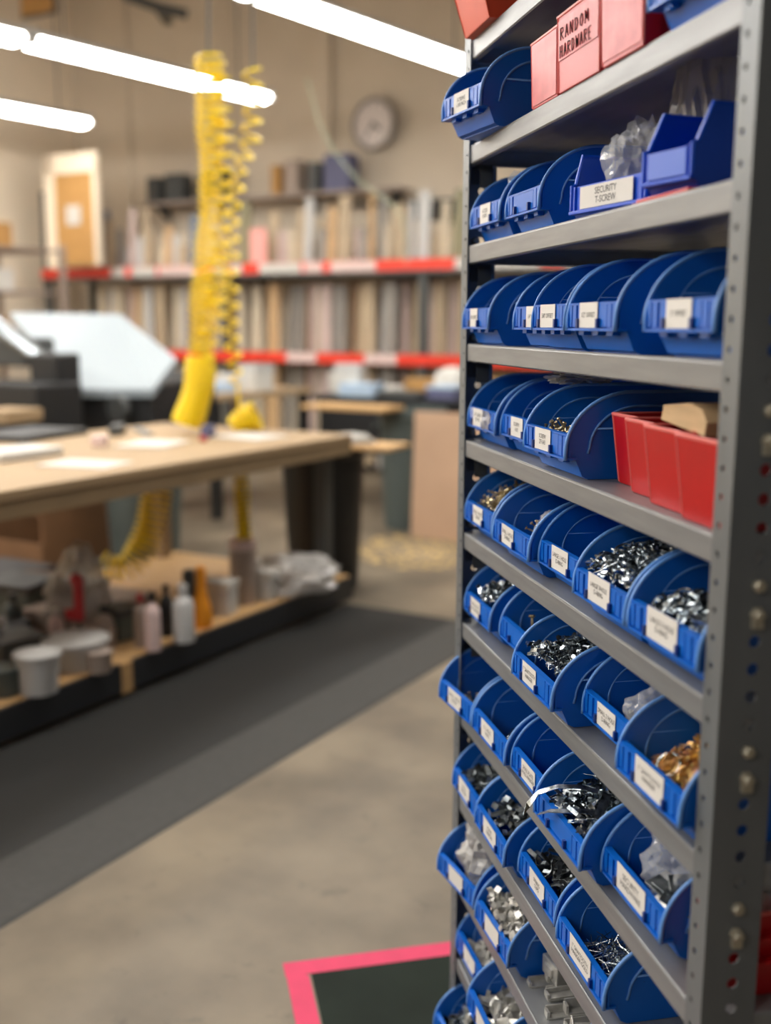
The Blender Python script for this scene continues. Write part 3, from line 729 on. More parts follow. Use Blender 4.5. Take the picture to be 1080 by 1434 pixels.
pile((7, 3), 'saw', M['silver'], 600, 0.072, 0.104, 'sawtooth_hanger_pile', 'heap of silver sawtooth hangers in the third bin, seventh shelf', s=0.68, x0=0.0, tilt=0.8, tops=10, top_label='loose sawtooth hanger on top of the third bin, seventh shelf', top_name='sawtooth_hanger', top_s=0.9)
pile((7, 5), 'saw', M['gold'], 560, 0.058, 0.120, 'gold_hanger_pile', 'heap of gold and copper hangers in the bin beside the post, seventh shelf', s=0.62, x0=0.4, tilt=1.0, tops=8, top_label='loose gold hanger on the heap beside the post, seventh shelf', top_name='gold_hanger', top_s=0.8)
pile((8, 1), 'screw', M['brass'], 70, 0.036, 0.03, 'nail_pile', 'dark brassy nails in the jutting leftmost bin, eighth shelf', x0=0.4)
pile((8, 2), 'dring', M['silver'], 70, 0.040, 0.045, 'd_ring_pile', 'small silver D-rings in the second bin, eighth shelf', s=0.8, x0=0.5, tilt=0.8)
pile((8, 4), 'strip', M['silver'], 240, 0.060, 0.094, 'spring_strip_pile', 'tangle of shiny curved metal strips in the fourth bin, eighth shelf', s=0.7, tilt=1.0, x0=0.1)
pile((9, 1), 'plate', M['darksteel'], 150, 0.058, 0.085, 'bent_plate_pile', 'bent grey steel plates in the leftmost bin, ninth shelf', s=1.4, x0=0.2, tops=4, top_label='bent steel plate on top of the leftmost bin, ninth shelf', top_name='bent_plate', top_s=1.9)
pile((9, 2), 'bracket', M['darksteel'], 150, 0.060, 0.075, 'flat_plate_pile', 'flat dull grey plates in the second bin, ninth shelf', s=0.75, x0=0.15, tops=6, top_label='flat dull grey plate on top of the second bin, ninth shelf', top_name='flat_plate', top_s=1.0)
pile((9, 3), 'strip', M['darksteel'], 140, 0.056, 0.074, 'spring_clip_pile', 'dark spring clips tangled in the third bin, ninth shelf', s=0.75, x0=0.1, tilt=0.9, tops=4, top_label='dark spring clip on top of the third bin, ninth shelf', top_name='spring_clip', top_s=0.8)
pile((9, 4), 'wire', M['silver'], 480, 0.060, 0.070, 'wire_hanger_pile', 'thin silver wire hangers heaped in the fourth bin, ninth shelf', s=0.9, x0=0.45, tilt=0.7)
pile((10, 2), 'bracket', M['aluminium'], 260, 0.066, 0.098, 'bracket_pile', 'bright silver brackets heaped in the second bin, tenth shelf', s=0.9, x0=0.1, tops=7, top_label='bright silver bracket on top of the second bin, tenth shelf', top_name='bracket', top_s=1.15)
pile((11, 1), 'bracket', M['aluminium'], 90, 0.050, 0.06, 'bracket_pile', 'grey brackets in the leftmost bin, eleventh shelf', s=1.3, x0=0.2)
pile((11, 2), 'bracket', M['aluminium'], 100, 0.046, 0.06, 'bracket_pile', 'grey brackets in the second bin, eleventh shelf', s=1.5)
pile((12, 1), 'bracket', M['silver'], 90, 0.055, 0.07, 'bracket_pile', 'silver brackets in the lowest bin', s=1.5)

# big curled strips hanging over the lip of the fourth bin, eighth shelf
root84 = B[(8, 4)][0]
def ribbon(pts, w, nm, m, label, root):
    pts = [Vector(p) for p in pts]; n = len(pts); v = []; f = []
    for i, p in enumerate(pts):
        t = (pts[min(n - 1, i + 1)] - pts[max(0, i - 1)]).normalized()
        sd = t.cross(Vector((0.3, 0.2, 1))).normalized() if abs(t.z) < 0.9 else t.cross(Vector((0.5, 1, 0))).normalized()
        nn = sd.cross(t).normalized() * 0.0005
        for q in (p + sd * w / 2 + nn, p - sd * w / 2 + nn, p - sd * w / 2 - nn, p + sd * w / 2 - nn): v.append(q)
    for i in range(n - 1):
        for k in range(4): f.append((i * 4 + k, i * 4 + (k + 1) % 4, i * 4 + 4 + (k + 1) % 4, i * 4 + 4 + k))
    f += [(0, 1, 2, 3), (n * 4 - 4, n * 4 - 3, n * 4 - 2, n * 4 - 1)]
    b = MB(); b.add(v, f); o = b.build(nm, m, None); smooth_angle(o, 50)
    o.location = root.location; o.rotation_euler = root.rotation_euler
    return tag(o, label, 'metal strip', 'curled metal strips over the lip')
ribbon([(0.075, 0.075, 0.082), (0.060, 0.045, 0.088), (0.045, 0.018, 0.084), (0.034, -0.006, 0.072), (0.028, -0.018, 0.052), (0.026, -0.024, 0.038)], 0.010, 'metal_strip', M['silver'], 'curled shiny strip hanging farthest over the lip, eighth shelf', root84)
ribbon([(0.125, 0.070, 0.070), (0.108, 0.040, 0.074), (0.098, 0.015, 0.072), (0.080, -0.006, 0.066), (0.066, -0.016, 0.056)], 0.010, 'metal_strip', M['silver'], 'bent shiny strip poking straight out over the lip, eighth shelf', root84)
ribbon([(0.145, 0.030, 0.064), (0.128, 0.052, 0.092), (0.108, 0.066, 0.098), (0.092, 0.060, 0.080), (0.088, 0.045, 0.066)], 0.012, 'metal_strip', M['silver'], 'twisted shiny strip arching above the heap, eighth shelf', root84)
# single long ring over the lip of the overflowing bin and a loop in the gold bin
root64 = B[(6, 4)][0]
b = MB(); b.tube([(0.046 + 0.030 * math.cos(a * .4) * 1.0, 0.034 + 0.022 * math.sin(a * .4), 0.075 + 0.016 * math.sin(a * .4 + .8)) for a in range(16)], 0.0016, 5, closed=True)
o = b.build('wire_ring', M['silver'], None, smooth=True); o.location = root64.location; o.rotation_euler = root64.rotation_euler
tag(o, 'wide bright wire ring on the heap above the LARGE 3HOLE D-RING label', 'ring')
b = MB(); b.lathe([(0.0001, 0.0), (0.013, 0.0), (0.015, 0.0012), (0.012, 0.004), (0.006, 0.0055), (0.0001, 0.006)], 16)
o = b.build('dome_plate', M['silver'], None, smooth=True); o.location = root64.matrix_world @ Vector((0, 0, 0)); o.location = rk(0.566 + 0.118, 0.022, SH[6] + 0.070); o.rotation_euler = (0.7, 0.1, RK_A)
tag(o, 'polished round dome plate at the front of the overflowing D-ring bin', 'plate')
root75 = B[(7, 5)][0]
b = MB(); b.tube([(0.080 + 0.020 * math.cos(a * .393), 0.028 + 0.010 * math.sin(a * .393), 0.062 + 0.010 * math.sin(a * .393)) for a in range(16)], 0.0018, 5, closed=True)
o = b.build('wire_ring', M['silver'], None, smooth=True); o.location = root75.location; o.rotation_euler = root75.rotation_euler
tag(o, 'pale wire ring among the gold hangers, seventh shelf', 'ring')
b = MB(); b.tube([(-0.018, 0, 0), (0, 0.003, 0.002), (0.020, 0, 0)], [0.006, 0.007, 0.005], 8)
o = b.build('wall_plug', M['cardtube'], None, smooth=True); o.location = rk(0.332 + 0.128, 0.012, SH[8] + 0.058); o.rotation_euler = (0.2, -0.5, RK_A + 1.0)
tag(o, 'beige wall plug in the third bin, eighth shelf', 'plug')

# ------------------------------------------------------------------ plastic bags
def crumple(name, m, loc, size, label, seed, rot=0.0, sub=4, amp=0.40, freq=2.0, parent=None, flat_bottom=True, spikes=()):
    bm = bmesh.new(); bmesh.ops.create_icosphere(bm, subdivisions=sub, radius=1.0)
    off = Vector((seed * 3.7, seed * 1.3, seed * 2.1))
    for v in bm.verts:
        d = v.co.normalized()
        k = 1 + amp * noise.noise(d * freq + off) - amp * 1.1 * abs(noise.noise(d * freq * 2.1 + off * 2)) - amp * 0.8 * abs(noise.noise(d * freq * 4.5 + off))
        for (sx, sy, sz, pw, am) in spikes:
            c = max(0, d.dot(Vector((sx, sy, sz)).normalized())); k += am * c ** pw
        p = d * k
        if flat_bottom and p.z < -0.55: p.z = -0.55 + (p.z + 0.55) * 0.15
        v.co = Vector((p.x * size[0], p.y * size[1], (p.z + (0.6 if flat_bottom else 0)) * size[2]))
    me = bpy.data.meshes.new(name); bm.to_mesh(me); bm.free(); me.materials.append(m)
    o = link(name, me, parent); o.location = loc; o.rotation_euler = (0, 0, rot)
    smooth_angle(o, 16)
    if label: tag(o, label, 'plastic bag')
    return o
def bag_in(key, x, y, z, size, m, label, seed, **kw):
    root, w, s = B[key]
    c, sn = math.cos(root.rotation_euler.z), math.sin(root.rotation_euler.z)
    p = Vector(root.location) + Vector((x * c - y * sn, x * sn + y * c, z))
    return crumple('plastic_bag', m, p, size, label, seed, root.rotation_euler.z, **kw)
bag_in((3, 1), 0.100, 0.075, 0.035, (0.045, 0.045, 0.045), M['bag'], 'pointed clear plastic bag in the leftmost bin, third shelf', 1.0, spikes=((-.2, -.5, .8, 10, .5), (.6, -.3, .3, 14, .4)))
o = crumple('plastic_bag', M['bag'], rk(0.545, 0.075, SH[3] + 0.012), (0.066, 0.05, 0.075), 'shiny clear bag in the SECURITY T-SCREW bin', 2.2, RK_A, spikes=((-.8, -.2, .5, 8, .3),))
o = crumple('plastic_bag', M['bag_smoke'], rk(0.640, 0.115, SH[3] + 0.012), (0.048, 0.050, 0.130), 'tall slumped clear bag standing behind the SECURITY T-SCREW label', 3.1, RK_A, amp=0.25, freq=1.6, spikes=((-.75, -.25, .75, 14, .75), (.5, .2, .7, 6, .3)))
o = crumple('plastic_bag', M['bag_smoke'], rk(0.70, 0.27, SH[3] + 0.012), (0.09, 0.07, 0.085), 'bulging cloudy bag behind the propped hopper bin', 5.3, RK_A, amp=0.25, freq=1.6)
g = bag_in((6, 2), 0.112, 0.080, 0.030, (0.050, 0.048, 0.042), M['bag'], 'clear bag of silver screws in the second bin, sixth shelf', 4.4, amp=0.2)
b = MB(); rng = random.Random(5)
for k in range(90):
    a = rng.uniform(0, 6.28); r = 0.026 * math.sqrt(rng.random())
    pc_screw(b, Matrix.Translation((r * math.cos(a) - .008, r * math.sin(a) - .014, 0.012 + 0.022 * rng.random())) @ rnd_rot(rng, 1.2), 1.0)
ob = b.build('screws_in_bag', M['brass'], g); ob['kind'] = 'stuff'
bag_in((7, 4), 0.105, 0.070, 0.022, (0.052, 0.055, 0.046), M['bag'], 'clear bag glinting with small parts in the fourth bin, seventh shelf', 6.1, amp=0.25)
b = MB(); rng = random.Random(9)
for k in range(120):
    x = rng.uniform(0.06, 0.14); y = rng.uniform(0.03, 0.10); z = 0.03 + 0.022 * rng.random()
    pc_plate(b, Matrix.Translation((x, y, z)) @ rnd_rot(rng, 1.0), 0.55)
o = b.build('small_part_pile', M['silver'], None); o.location = B[(7, 4)][0].location; o.rotation_euler = B[(7, 4)][0].rotation_euler
tag(o, 'tiny bright parts inside the fourth bin, seventh shelf', 'hardware', None, 'stuff')
bag_in((8, 5), 0.092, 0.085, 0.030, (0.066, 0.068, 0.062), M['bag'], 'crinkled clear bag filling the SECURITY HARDWARE bin', 7.7, amp=0.3, freq=2.6)
rng = random.Random(11)
for k, (x, y, z, ax, ay, az) in enumerate(((0.120, 0.026, 0.066, 0.25, 0.1, 0.2), (0.138, 0.046, 0.080, 0.5, -0.2, 1.3), (0.150, 0.030, 0.062, 0.2, 0.3, 0.7), (0.100, 0.050, 0.058, 0.1, 0.2, 0.5), (0.140, 0.020, 0.055, 0.6, 0.0, 0.1))):
    b = MB(); b.box(-0.019, 0.019, -0.011, 0.011, 0, 0.0022); b.box(-0.012, 0.012, -0.006, 0.006, 0.0022, 0.0035)
    o = b.build('security_plate', M['darksteel'] if k < 3 else M['aluminium'], None, bevel=0.0005)
    rt = B[(8, 5)][0]
    o.matrix_world = Matrix.Translation(rt.location) @ Matrix.Rotation(RK_A, 4, 'Z') @ Matrix.Translation((x, y, z)) @ Matrix.Rotation(az, 4, 'Z') @ Matrix.Rotation(ax, 4, 'X') @ Matrix.Rotation(ay, 4, 'Y')
    tag(o, ['flat dark security plate at the front of the SECURITY HARDWARE bin', 'dark framed security plate standing on edge in the SECURITY HARDWARE bin', 'dark security plate near the right rim of the SECURITY HARDWARE bin',
            'pale security plate half buried in the SECURITY HARDWARE bin', 'pale security plate tucked behind the lip of the SECURITY HARDWARE bin'][k], 'plate', 'security plates')
bag_in((10, 1), 0.092, 0.070, 0.030, (0.068, 0.066, 0.092), M['bag_cloudy'], 'tall cloudy white bag in the leftmost bin, tenth shelf', 8.8, amp=0.32, freq=2.0)
crumple('plastic_bag', M['bag_cloudy'], rk(0.30, 0.10, SH[5] + BH - 0.002), (0.06, 0.06, 0.018), 'flattened clear bag lying on the bins under the fourth shelf', 9.9, RK_A)
crumple('plastic_bag', M['bag_cloudy'], rk(0.895, 0.115, SH[8] + 0.035), (0.028, 0.055, 0.085), 'cloudy bag standing in the red bin at the rack end', 10.3, RK_A)
# aluminium bars lying on the tenth shelf
for k in range(9):
    x = 0.268 + 0.021 * k + (0.0 if k % 2 else 0.004); L = 0.30
    b = MB(); hgt = 0.010 + 0.004 * (k % 3)
    b.prism([(0, 0), (0.018, 0), (0.018, 0.0025), (0.0025, 0.0025), (0.0025, hgt), (0, hgt)], 0, L, 'y')
    b.box(0.002, 0.016, -0.002, 0.002, 0.0, hgt * 0.8)
    o = b.build('aluminium_bar', M['aluminium'], None); o.location = rk(x + 0.075, 0.022 + 0.008 * ((k * 7) % 4), SH[10] + 0.0008 + (0.016 if k % 2 else 0.0)); o.rotation_euler = (0, 0, RK_A + D(((k * 5) % 4) - 1.5))
    tag(o, '%s aluminium angle bar from the far end of the row, tenth shelf' % ORD[k + 1], 'bar', 'aluminium bars on the tenth shelf')
b = MB(); b.box(0, 0.05, 0, 0.06, 0, 0.032); b.box(0.012, 0.038, -0.004, 0.01, 0.008, 0.024)
o = b.build('aluminium_block', M['aluminium'], None, bevel=0.002); o.location = rk(0.350, 0.045, SH[10] + 0.020); o.rotation_euler = (0, 0, RK_A + D(8)); tag(o, 'pale square metal block on the far end of the aluminium bars', 'block')
b = MB(); b.box(0, 0.035, 0, 0.05, 0, 0.030); b.prism([(0, 0.03), (0.035, 0.03), (0.008, 0.048)], 0.0, 0.004, 'y')
o = b.build('aluminium_block', M['aluminium'], None, bevel=0.002); o.location = rk(0.520, 0.026, SH[10] + 0.016); o.rotation_euler = (0, 0, RK_A - D(10)); tag(o, 'notched metal block at the near end of the aluminium bars', 'block')

# ================================================================== WORKSHOP BEHIND
# ---- workbench
bx, by = -2.85, 4.69
bench = empty('workbench', rm(bx, by, 0), RA); tag(bench, 'long tan wooden workbench with a low storage shelf beside the mat', 'workbench')
b = MB(); b.box(-1.25, 0.0, -6.5, 0.0, 0.862, 0.90); b.build('bench_top', M['mdf'], bench, bevel=0.004)
b = MB(); b.box(-0.030, -0.004, -6.48, -0.004, 0.80, 0.862); b.build('apron', M['mdf_edge'], bench)
b = MB(); b.box(-1.22, -0.03, -0.030, -0.004, 0.80, 0.862); b.build('apron', M['mdf_edge'], bench)
b = MB(); b.box(-1.22, -0.03, -6.5, 0.02, 0.135, 0.155); b.build('lower_shelf', M['ply'], bench)
for y0, y1 in ((-6.5, -1.70), (-1.64, 0.03)):
    b = MB(); b.box(-0.045, -0.015, y0, y1, 0.035, 0.150); b.build('kick_board', M['blackedge'], bench)
b = MB(); b.box(-0.05, -0.012, -1.70, -1.64, 0.03, 0.152); b.build('kick_joint', M['ply'], bench)
for xx in (-0.10, -1.18):
    for yy in (-0.12, -3.4, -5.9):
        b = MB(); b.box(xx - 0.035, xx + 0.035, yy - 0.035, yy + 0.035, 0, 0.80); b.build('leg', M['dgrey'] if xx > -0.2 and yy > -1 else M['mdf_edge'], bench)
# ---- bins at the end of the bench
def can(name, loc, r, h, m, label, wheels=False):
    o = empty(name, loc, RA + 0.3); tag(o, label, 'trash can')
    b = MB(); b.lathe([(0.001, 0), (r * .80, 0), (r * .82, .02), (r * .98, h * .93), (r * 1.06, h * .94), (r * 1.06, h), (r * .96, h), (r * .78, .03), (0.001, .03)], 28)
    smooth_angle(b.build('can_body', m, o), 35)
    for s in (-1, 1):
        b = MB(); b.tube([(s * r * 1.04, -.07, h * .86), (s * r * 1.16, -.05, h * .84), (s * r * 1.16, .05, h * .84), (s * r * 1.04, .07, h * .86)], .012, 6); b.build('handle', m, o)
    return o
can('trash_can', rm(-3.22, 4.99, 0), 0.235, 0.80, M['black'], 'black trash can standing at the end of the workbench')
can('trash_can', rm(-3.66, 6.85, 0), 0.24, 0.86, M['can'], 'grey-green trash can in front of the leaning hardboard panel')
can('trash_can', rm(-4.50, 4.95, 0), 0.25, 0.72, M['can'], 'grey-green trash can seen beneath the workbench')
b = MB(); b.box(-.22, .22, -.14, .14, 0, .022); o = b.build('wood_ledge', M['ply'], None, bevel=.003); o.location = rm(-2.93, 4.93, .805); o.rotation_euler = (0, 0, RA + .1); tag(o, 'small plywood board laid over the black trash can', 'board')
crumple('crumpled_paper', M['paper'], rm(-3.0, 4.92, .827), (.13, .10, .035), None, 12.1); tag(bpy.context.scene.objects[-1] if False else [x for x in COL.objects if x.name.startswith('crumpled_paper')][-1], 'crumpled white paper on the small plywood board', 'paper')
b = MB(); b.box(-.34, .34, -.15, .15, 0, .03); o = b.build('wood_ledge', M['ply'], None, bevel=.003); o.location = rm(-3.95, 6.50, .865); o.rotation_euler = (0, 0, RA); tag(o, 'pale plywood plank bridging the grey-green trash can', 'board')
b = MB(); b.box(-.36, .36, -.01, .01, 0, .87); o = b.build('hardboard_panel', M['panel'], None); o.location = rm(-3.12, 6.52, 0); o.rotation_euler = (-.05, 0, RA); tag(o, 'pinkish brown hardboard panel leaning upright behind the shelving', 'panel')
# ---- far tables
ft = empty('work_table', rm(-4.0, 7.55, 0), RA - 0.0); tag(ft, 'dark-topped work table crowded with supplies before the moulding rack', 'table')
b = MB(); b.box(-0.75, 0.95, -0.35, 1.2, .86, .90); b.build('table_top', M['blackedge'], ft)
for xx in (-.68, .88):
    for yy in (-.28, 1.12):
        b = MB(); b.box(xx - .03, xx + .03, yy - .03, yy + .03, 0, .86); b.build('leg', M['black'], ft)
b = MB(); b.box(-.7, .9, -.30, -.28, .45, .86); b.build('side_panel', M['black'], ft)
ft2 = empty('work_table', rm(-5.75, 6.6, 0), RA); tag(ft2, 'tan-topped work table behind the hose ends', 'table')
b = MB(); b.box(-.8, .75, -.3, 1.0, .89, .93); b.build('table_top', M['mdf'], ft2)
for xx in (-.74, .69):
    for yy in (-.24, .94):
        b = MB(); b.box(xx - .035, xx + .035, yy - .035, yy + .035, 0, .89); b.build('leg', M['black'], ft2)
b = MB(); b.box(-.75, .7, -.27, -.25, .55, .89); b.build('side_panel', M['black'], ft2)
def rbox(name, x, y, z, sx, sy, sz, m, label, cat, rz=0.0, lid=None):
    b = MB(); b.box(-sx / 2, sx / 2, -sy / 2, sy / 2, 0, sz)
    e = None
    if lid:
        e = empty(name, rm(x, y, z), RA + rz); b.build('carton', m, e, bevel=min(.006, sz * .2)); tag(e, label, cat)
        l = MB(); l.box(-sx / 2 - .004, sx / 2 + .004, -sy / 2 - .004, sy / 2 + .004, sz * .8, sz + .004); l.build('lid', lid, e)
        return e
    o = b.build(name, m, None, bevel=min(.006, sz * .2)); o.location = rm(x, y, z); o.rotation_euler = (0, 0, RA + rz)
    return tag(o, label, cat)
rbox('carton', -4.55, 7.45, .90, .20, .16, .24, M['paper'], 'tall white carton on the dark-topped far table', 'box', .2, M['white'])
rbox('carton', -4.35, 7.3, .90, .30, .22, .10, M['skyblue'], 'pale blue box on the dark-topped far table', 'box', .1)
rbox('carton', -3.62, 7.35, .90, .26, .20, .10, M['bluebox'], 'indigo box at the front of the dark-topped far table', 'box', -.2, M['skyblue'])
rbox('carton', -4.05, 7.85, .90, .34, .3, .12, M['cork'], 'flat brown carton on the dark-topped far table', 'box', .3)
rbox('tray', -3.98, 7.3, .90, .35, .22, .05, M['dgrey'], 'shallow grey tray on the dark-topped far table', 'tray', 0.05)
rbox('carton', -3.40, 7.9, .90, .3, .26, .13, M['cork'], 'brown carton at the back of the dark-topped far table', 'box', .1)
crumple('plastic_bag', M['paper'], rm(-3.72, 7.65, .90), (.17, .14, .15), 'puffy white plastic bag on the dark-topped far table', 13.7, RA, amp=.2)
rbox('paper_stack', -5.9, 6.75, .93, .5, .35, .05, M['paper'], 'stack of white paper on the tan-topped far table', 'paper', .1)
rbox('paper_stack', -5.35, 6.7, .93, .34, .28, .07, M['skyblue'], 'pale blue folder stack on the tan-topped far table', 'paper', -.2)
rbox('carton', -5.45, 7.1, .93, .3, .22, .12, M['paper'], 'low white carton on the tan-topped far table', 'box', .2)
# ---- things on the bench top
def laid(name, px, py, sx, sy, sz, m, label, cat, rz=0.0, z=.9005, **kw):
    v = _F + _R * ((px - 540) / FPX) + _D * ((py - 717) / FPX); t = (z - CAM_H) / v.z; p = to_room(v * t)
    return rbox(name, p.x, p.y, z, sx, sy, sz, m, label, cat, rz, **kw)
laid('cutting_tray', 20, 640, .22, .34, .035, M['paper'], 'white sheet in a black tray at the left of the workbench', 'tray', .0, lid=None)
laid('tool_case', 40, 612, .34, .5, .03, M['black'], 'flat black tool case on the workbench', 'case', .15)
laid('wood_block', 10, 590, .26, .3, .07, M['mdf'], 'tan wood block at the far left of the workbench', 'block', .1)
laid('paper_sheet', 215, 622, .24, .30, .006, M['paper'], 'white sheet beside the hose end on the workbench', 'paper', .3)
laid('paper_sheet', 350, 612, .30, .24, .006, M['paper'], 'white sheet under the second hose end on the workbench', 'paper', -.1)
laid('steel_rule', 200, 605, .05, .4, .008, M['silver'], 'steel rule lying on the workbench', 'ruler', .9)
laid('dark_tool', 292, 612, .05, .07, .06, M['bluebox'], 'small dark blue tool between the two hose ends', 'tool', .2)
laid('paint_marker', 285, 618, .03, .03, .025, M['redtool'], 'small red marker beside the dark blue tool', 'marker', .2)
laid('paper_cup', 140, 625, .06, .06, .05, M['pinkish'], 'small pinkish pad on the workbench', 'pad', .2)
# ---- low shelf things
def bottle(name, px, py, r, h, m, capm, label, cat='bottle', z=.1555, neck=.35):
    v = _F + _R * ((px - 540) / FPX) + _D * ((py - 717) / FPX); t = (z - CAM_H) / v.z; p = v * t; p.z = z
    e = empty(name, p, 0); tag(e, label, cat)
    b = MB(); b.lathe([(.001, 0), (r, 0), (r, h * .62), (r * .85, h * .72), (r * neck, h * .80), (r * neck, h * .86), (.001, h * .86)], 18); smooth_angle(b.build('bottle_body', m, e), 35)
    b = MB(); b.lathe([(.001, h * .84), (r * neck * 1.25, h * .84), (r * neck * 1.2, h), (.001, h)], 14); b.build('cap', capm, e)
    return e
bottle('bottle', 258, 897, .045, .24, M['white'], M['white'], 'white bottle standing near the front of the low shelf')
bottle('bottle', 215, 910, .032, .24, M['pinkish'], M['black'], 'pale pink bottle with black cap on the low shelf')
bottle('bottle', 234, 890, .03, .22, M['black'], M['black'], 'slim black bottle between the pale bottles on the low shelf')
bottle('bottle', 198, 905, .028, .22, M['cardtube'], M['redtool'], 'brown bottle left of the pale pink bottle')
def tub(px, py, r, h, m, label, z=.1555):
    v = _F + _R * ((px - 540) / FPX) + _D * ((py - 717) / FPX); t = (z - CAM_H) / v.z; p = v * t; p.z = z
    e = empty('tub', p); tag(e, label, 'tub')
    b = MB(); b.lathe([(.001, 0), (r * .82, 0), (r, h), (r * .95, h), (r * .78, .01), (.001, .01)], 20); smooth_angle(b.build('tub_body', m, e), 35)
    b = MB(); b.lathe([(r * .95, h * .93), (r * 1.07, h * .93), (r * 1.07, h), (r * .95, h)], 20); b.build('rim', m, e)
    return e
tub(55, 968, .08, .145, M['white'], 'white plastic tub nearest the front of the low shelf')
tub(108, 932, .12, .11, M['white'], 'wide white bowl behind the white tub on the low shelf')
def low(name, px, py, sx, sy, sz, m, label, cat, rz=0.0, **kw): return laid(name, px, py, sx, sy, sz, m, label, cat, rz, .1555, **kw)
low('spray_box', 308, 858, .14, .10, .15, M['white'], 'white carton beside the cardboard tube on the low shelf', 'box', .2, lid=M['paper'])
low('white_jar', 372, 838, .11, .10, .14, M['white'], 'second white carton right of the cardboard tube', 'box', .1, lid=M['paper'])
e = empty('cordless_tool', rm(-2.93, 3.56, .1555), RA + .5); tag(e, 'orange hand tool standing on the low shelf', 'tool')
b = MB(); b.lathe([(.001, 0), (.045, 0), (.05, .05), (.035, .11), (.024, .16), (.022, .26), (.001, .27)], 14); smooth_angle(b.build('tool_body', M['orange2'], e), 40)
b = MB(); b.box(-.075, -.028, -.025, .025, .12, .25); b.build('motor', M['dgrey'], e, bevel=.006)
e = empty('cardboard_tube', rm(-3.02, 3.98, .1555), RA); tag(e, 'grey cardboard tube holding the second yellow hose', 'tube')
b = MB(); b.lathe([(.001, 0), (.062, 0), (.062, .30), (.056, .30), (.056, .01), (.001, .01)], 18); smooth_angle(b.build('tube_wall', M['cardtube'], e), 35)
b = MB(); b.lathe([(.062, .26), (.065, .26), (.065, .302), (.062, .302)], 18); b.build('tape_band', M['pinkish'], e)
crumple('plastic_bag', M['bag_cloudy'], rm(-2.97, 4.30, .1555), (.26, .22, .12), 'flat cloudy plastic bag at the far end of the low shelf', 14.2, RA + .5, amp=.25)
crumple('plastic_bag', M['bag_smoke'], rm(-3.28, 3.20, .1555), (.15, .15, .20), 'peaked grey plastic bag in the middle of the low shelf', 15.5, RA, amp=.25, spikes=((0, 0, 1, 8, .4),))
e = empty('clamp', rm(-3.08, 2.98, .30), RA); tag(e, 'small red clamp hanging in front of the grey plastic bag', 'clamp')
b = MB(); b.prism([(-.05, 0), (.03, 0), (.03, .17), (.0, .19), (-.02, .16), (.0, .14), (.0, .045), (-.05, .04)], -.015, .015, 'y'); b.build('clamp_jaw', M['redtool'], e, bevel=.003)
b = MB(); b.tube([(.015, 0, 0), (.015, 0, -.145)], .008, 6); b.build('screw_rod', M['dgrey'], e)
for k, (px, py, sx, sy, sz, m, lb) in enumerate((
    (20, 930, .2, .2, .12, 'dgrey', 'grey crate at the left of the low shelf'), (75, 880, .18, .22, .10, 'cardtube', 'grey-brown carton behind the white bowl'),
    (30, 860, .26, .25, .16, 'can', 'grey-green case at the back left of the low shelf'), (130, 905, .16, .12, .09, 'cardtube', 'small brown carton in front of the peaked bag'),
    (10, 820, .4, .3, .10, 'black', 'flat black case on the low shelf'), (110, 835, .24, .20, .08, 'paper', 'pale folded cloth pile on the low shelf'),
    (170, 892, .14, .12, .13, 'can', 'greenish canister box below the yellow coil'), (160, 850, .3, .26, .06, 'cardtube', 'flat carton under the yellow coil'))):
    low('storage_box', px, py, sx, sy, sz, M[m], lb, 'box', .2 * (k % 3) - .2, lid=M['dgrey'] if m in ('can',) else None)
# behind the bench: tan cabinet and dark box seen under the top
cb_ = empty('floor_cabinet', rm(-5.7, 2.7, 0), RA); tag(cb_, 'tan wooden cabinet standing behind the workbench at the left', 'cabinet')
b = MB(); b.box(-.4, .4, -.6, .6, 0, .72); b.build('carcass', M['cork'], cb_)
for k in (0, 1):
    b = MB(); b.box(.4, .418, -.58 + .6 * k, -.02 + .6 * k, .05, .68); d_ = b.build('door', M['ply'], cb_)
    b = MB(); b.tube([(.43, -.1 + .25 * k, .3), (.43, -.1 + .25 * k, .42)], .008, 6); b.build('handle', M['dgrey'], d_)
e = empty('crate', rm(-5.14, 4.75, 0), RA); tag(e, 'open brown wooden crate on the floor behind the workbench', 'crate')
b = MB(); b.box(-.3, -.28, -.3, .3, 0, .5); b.box(.28, .3, -.3, .3, 0, .5); b.box(-.3, .3, .28, .3, 0, .5); b.box(-.3, .3, -.3, .3, 0, .02); b.build('crate_body', M['crate'], e)
for k in range(2):
    b = MB(); b.box(-.3, .3, -.315, -.3, .03 + .3 * k, .16 + .3 * k); b.build('slat', M['crate'], e)
# ---- mat cutter with a tilted white bed
mc = empty('mat_cutter', rm(-6.55, 4.9, 0), RA); tag(mc, 'large black mat cutter with a tilted white bed', 'machine')
P = lambda px, py, d: at(px, py, d)
quad = [P(14, 438, 8.3), P(168, 440, 8.3), P(247, 502, 7.3), P(214, 545, 6.9), P(110, 545, 6.9), P(66, 500, 7.3)]
inv = (Matrix.Translation(mc.location) @ Matrix.Rotation(RA, 4, 'Z')).inverted()
q = [inv @ p for p in quad]
b = MB(); n = len(q); v = [tuple(p) for p in q] + [(p.x, p.y, p.z - .05) for p in q]
b.add(v, [tuple(range(n)), tuple(range(2 * n - 1, n - 1, -1))] + [(i, i + n, (i + 1) % n + n, (i + 1) % n) for i in range(n)]); b.build('bed', M['bed'], mc)
lc = lambda px, py, d: inv @ at(px, py, d)
b = MB()
a0, a1 = lc(60, 548, 6.95), lc(212, 548, 6.95)
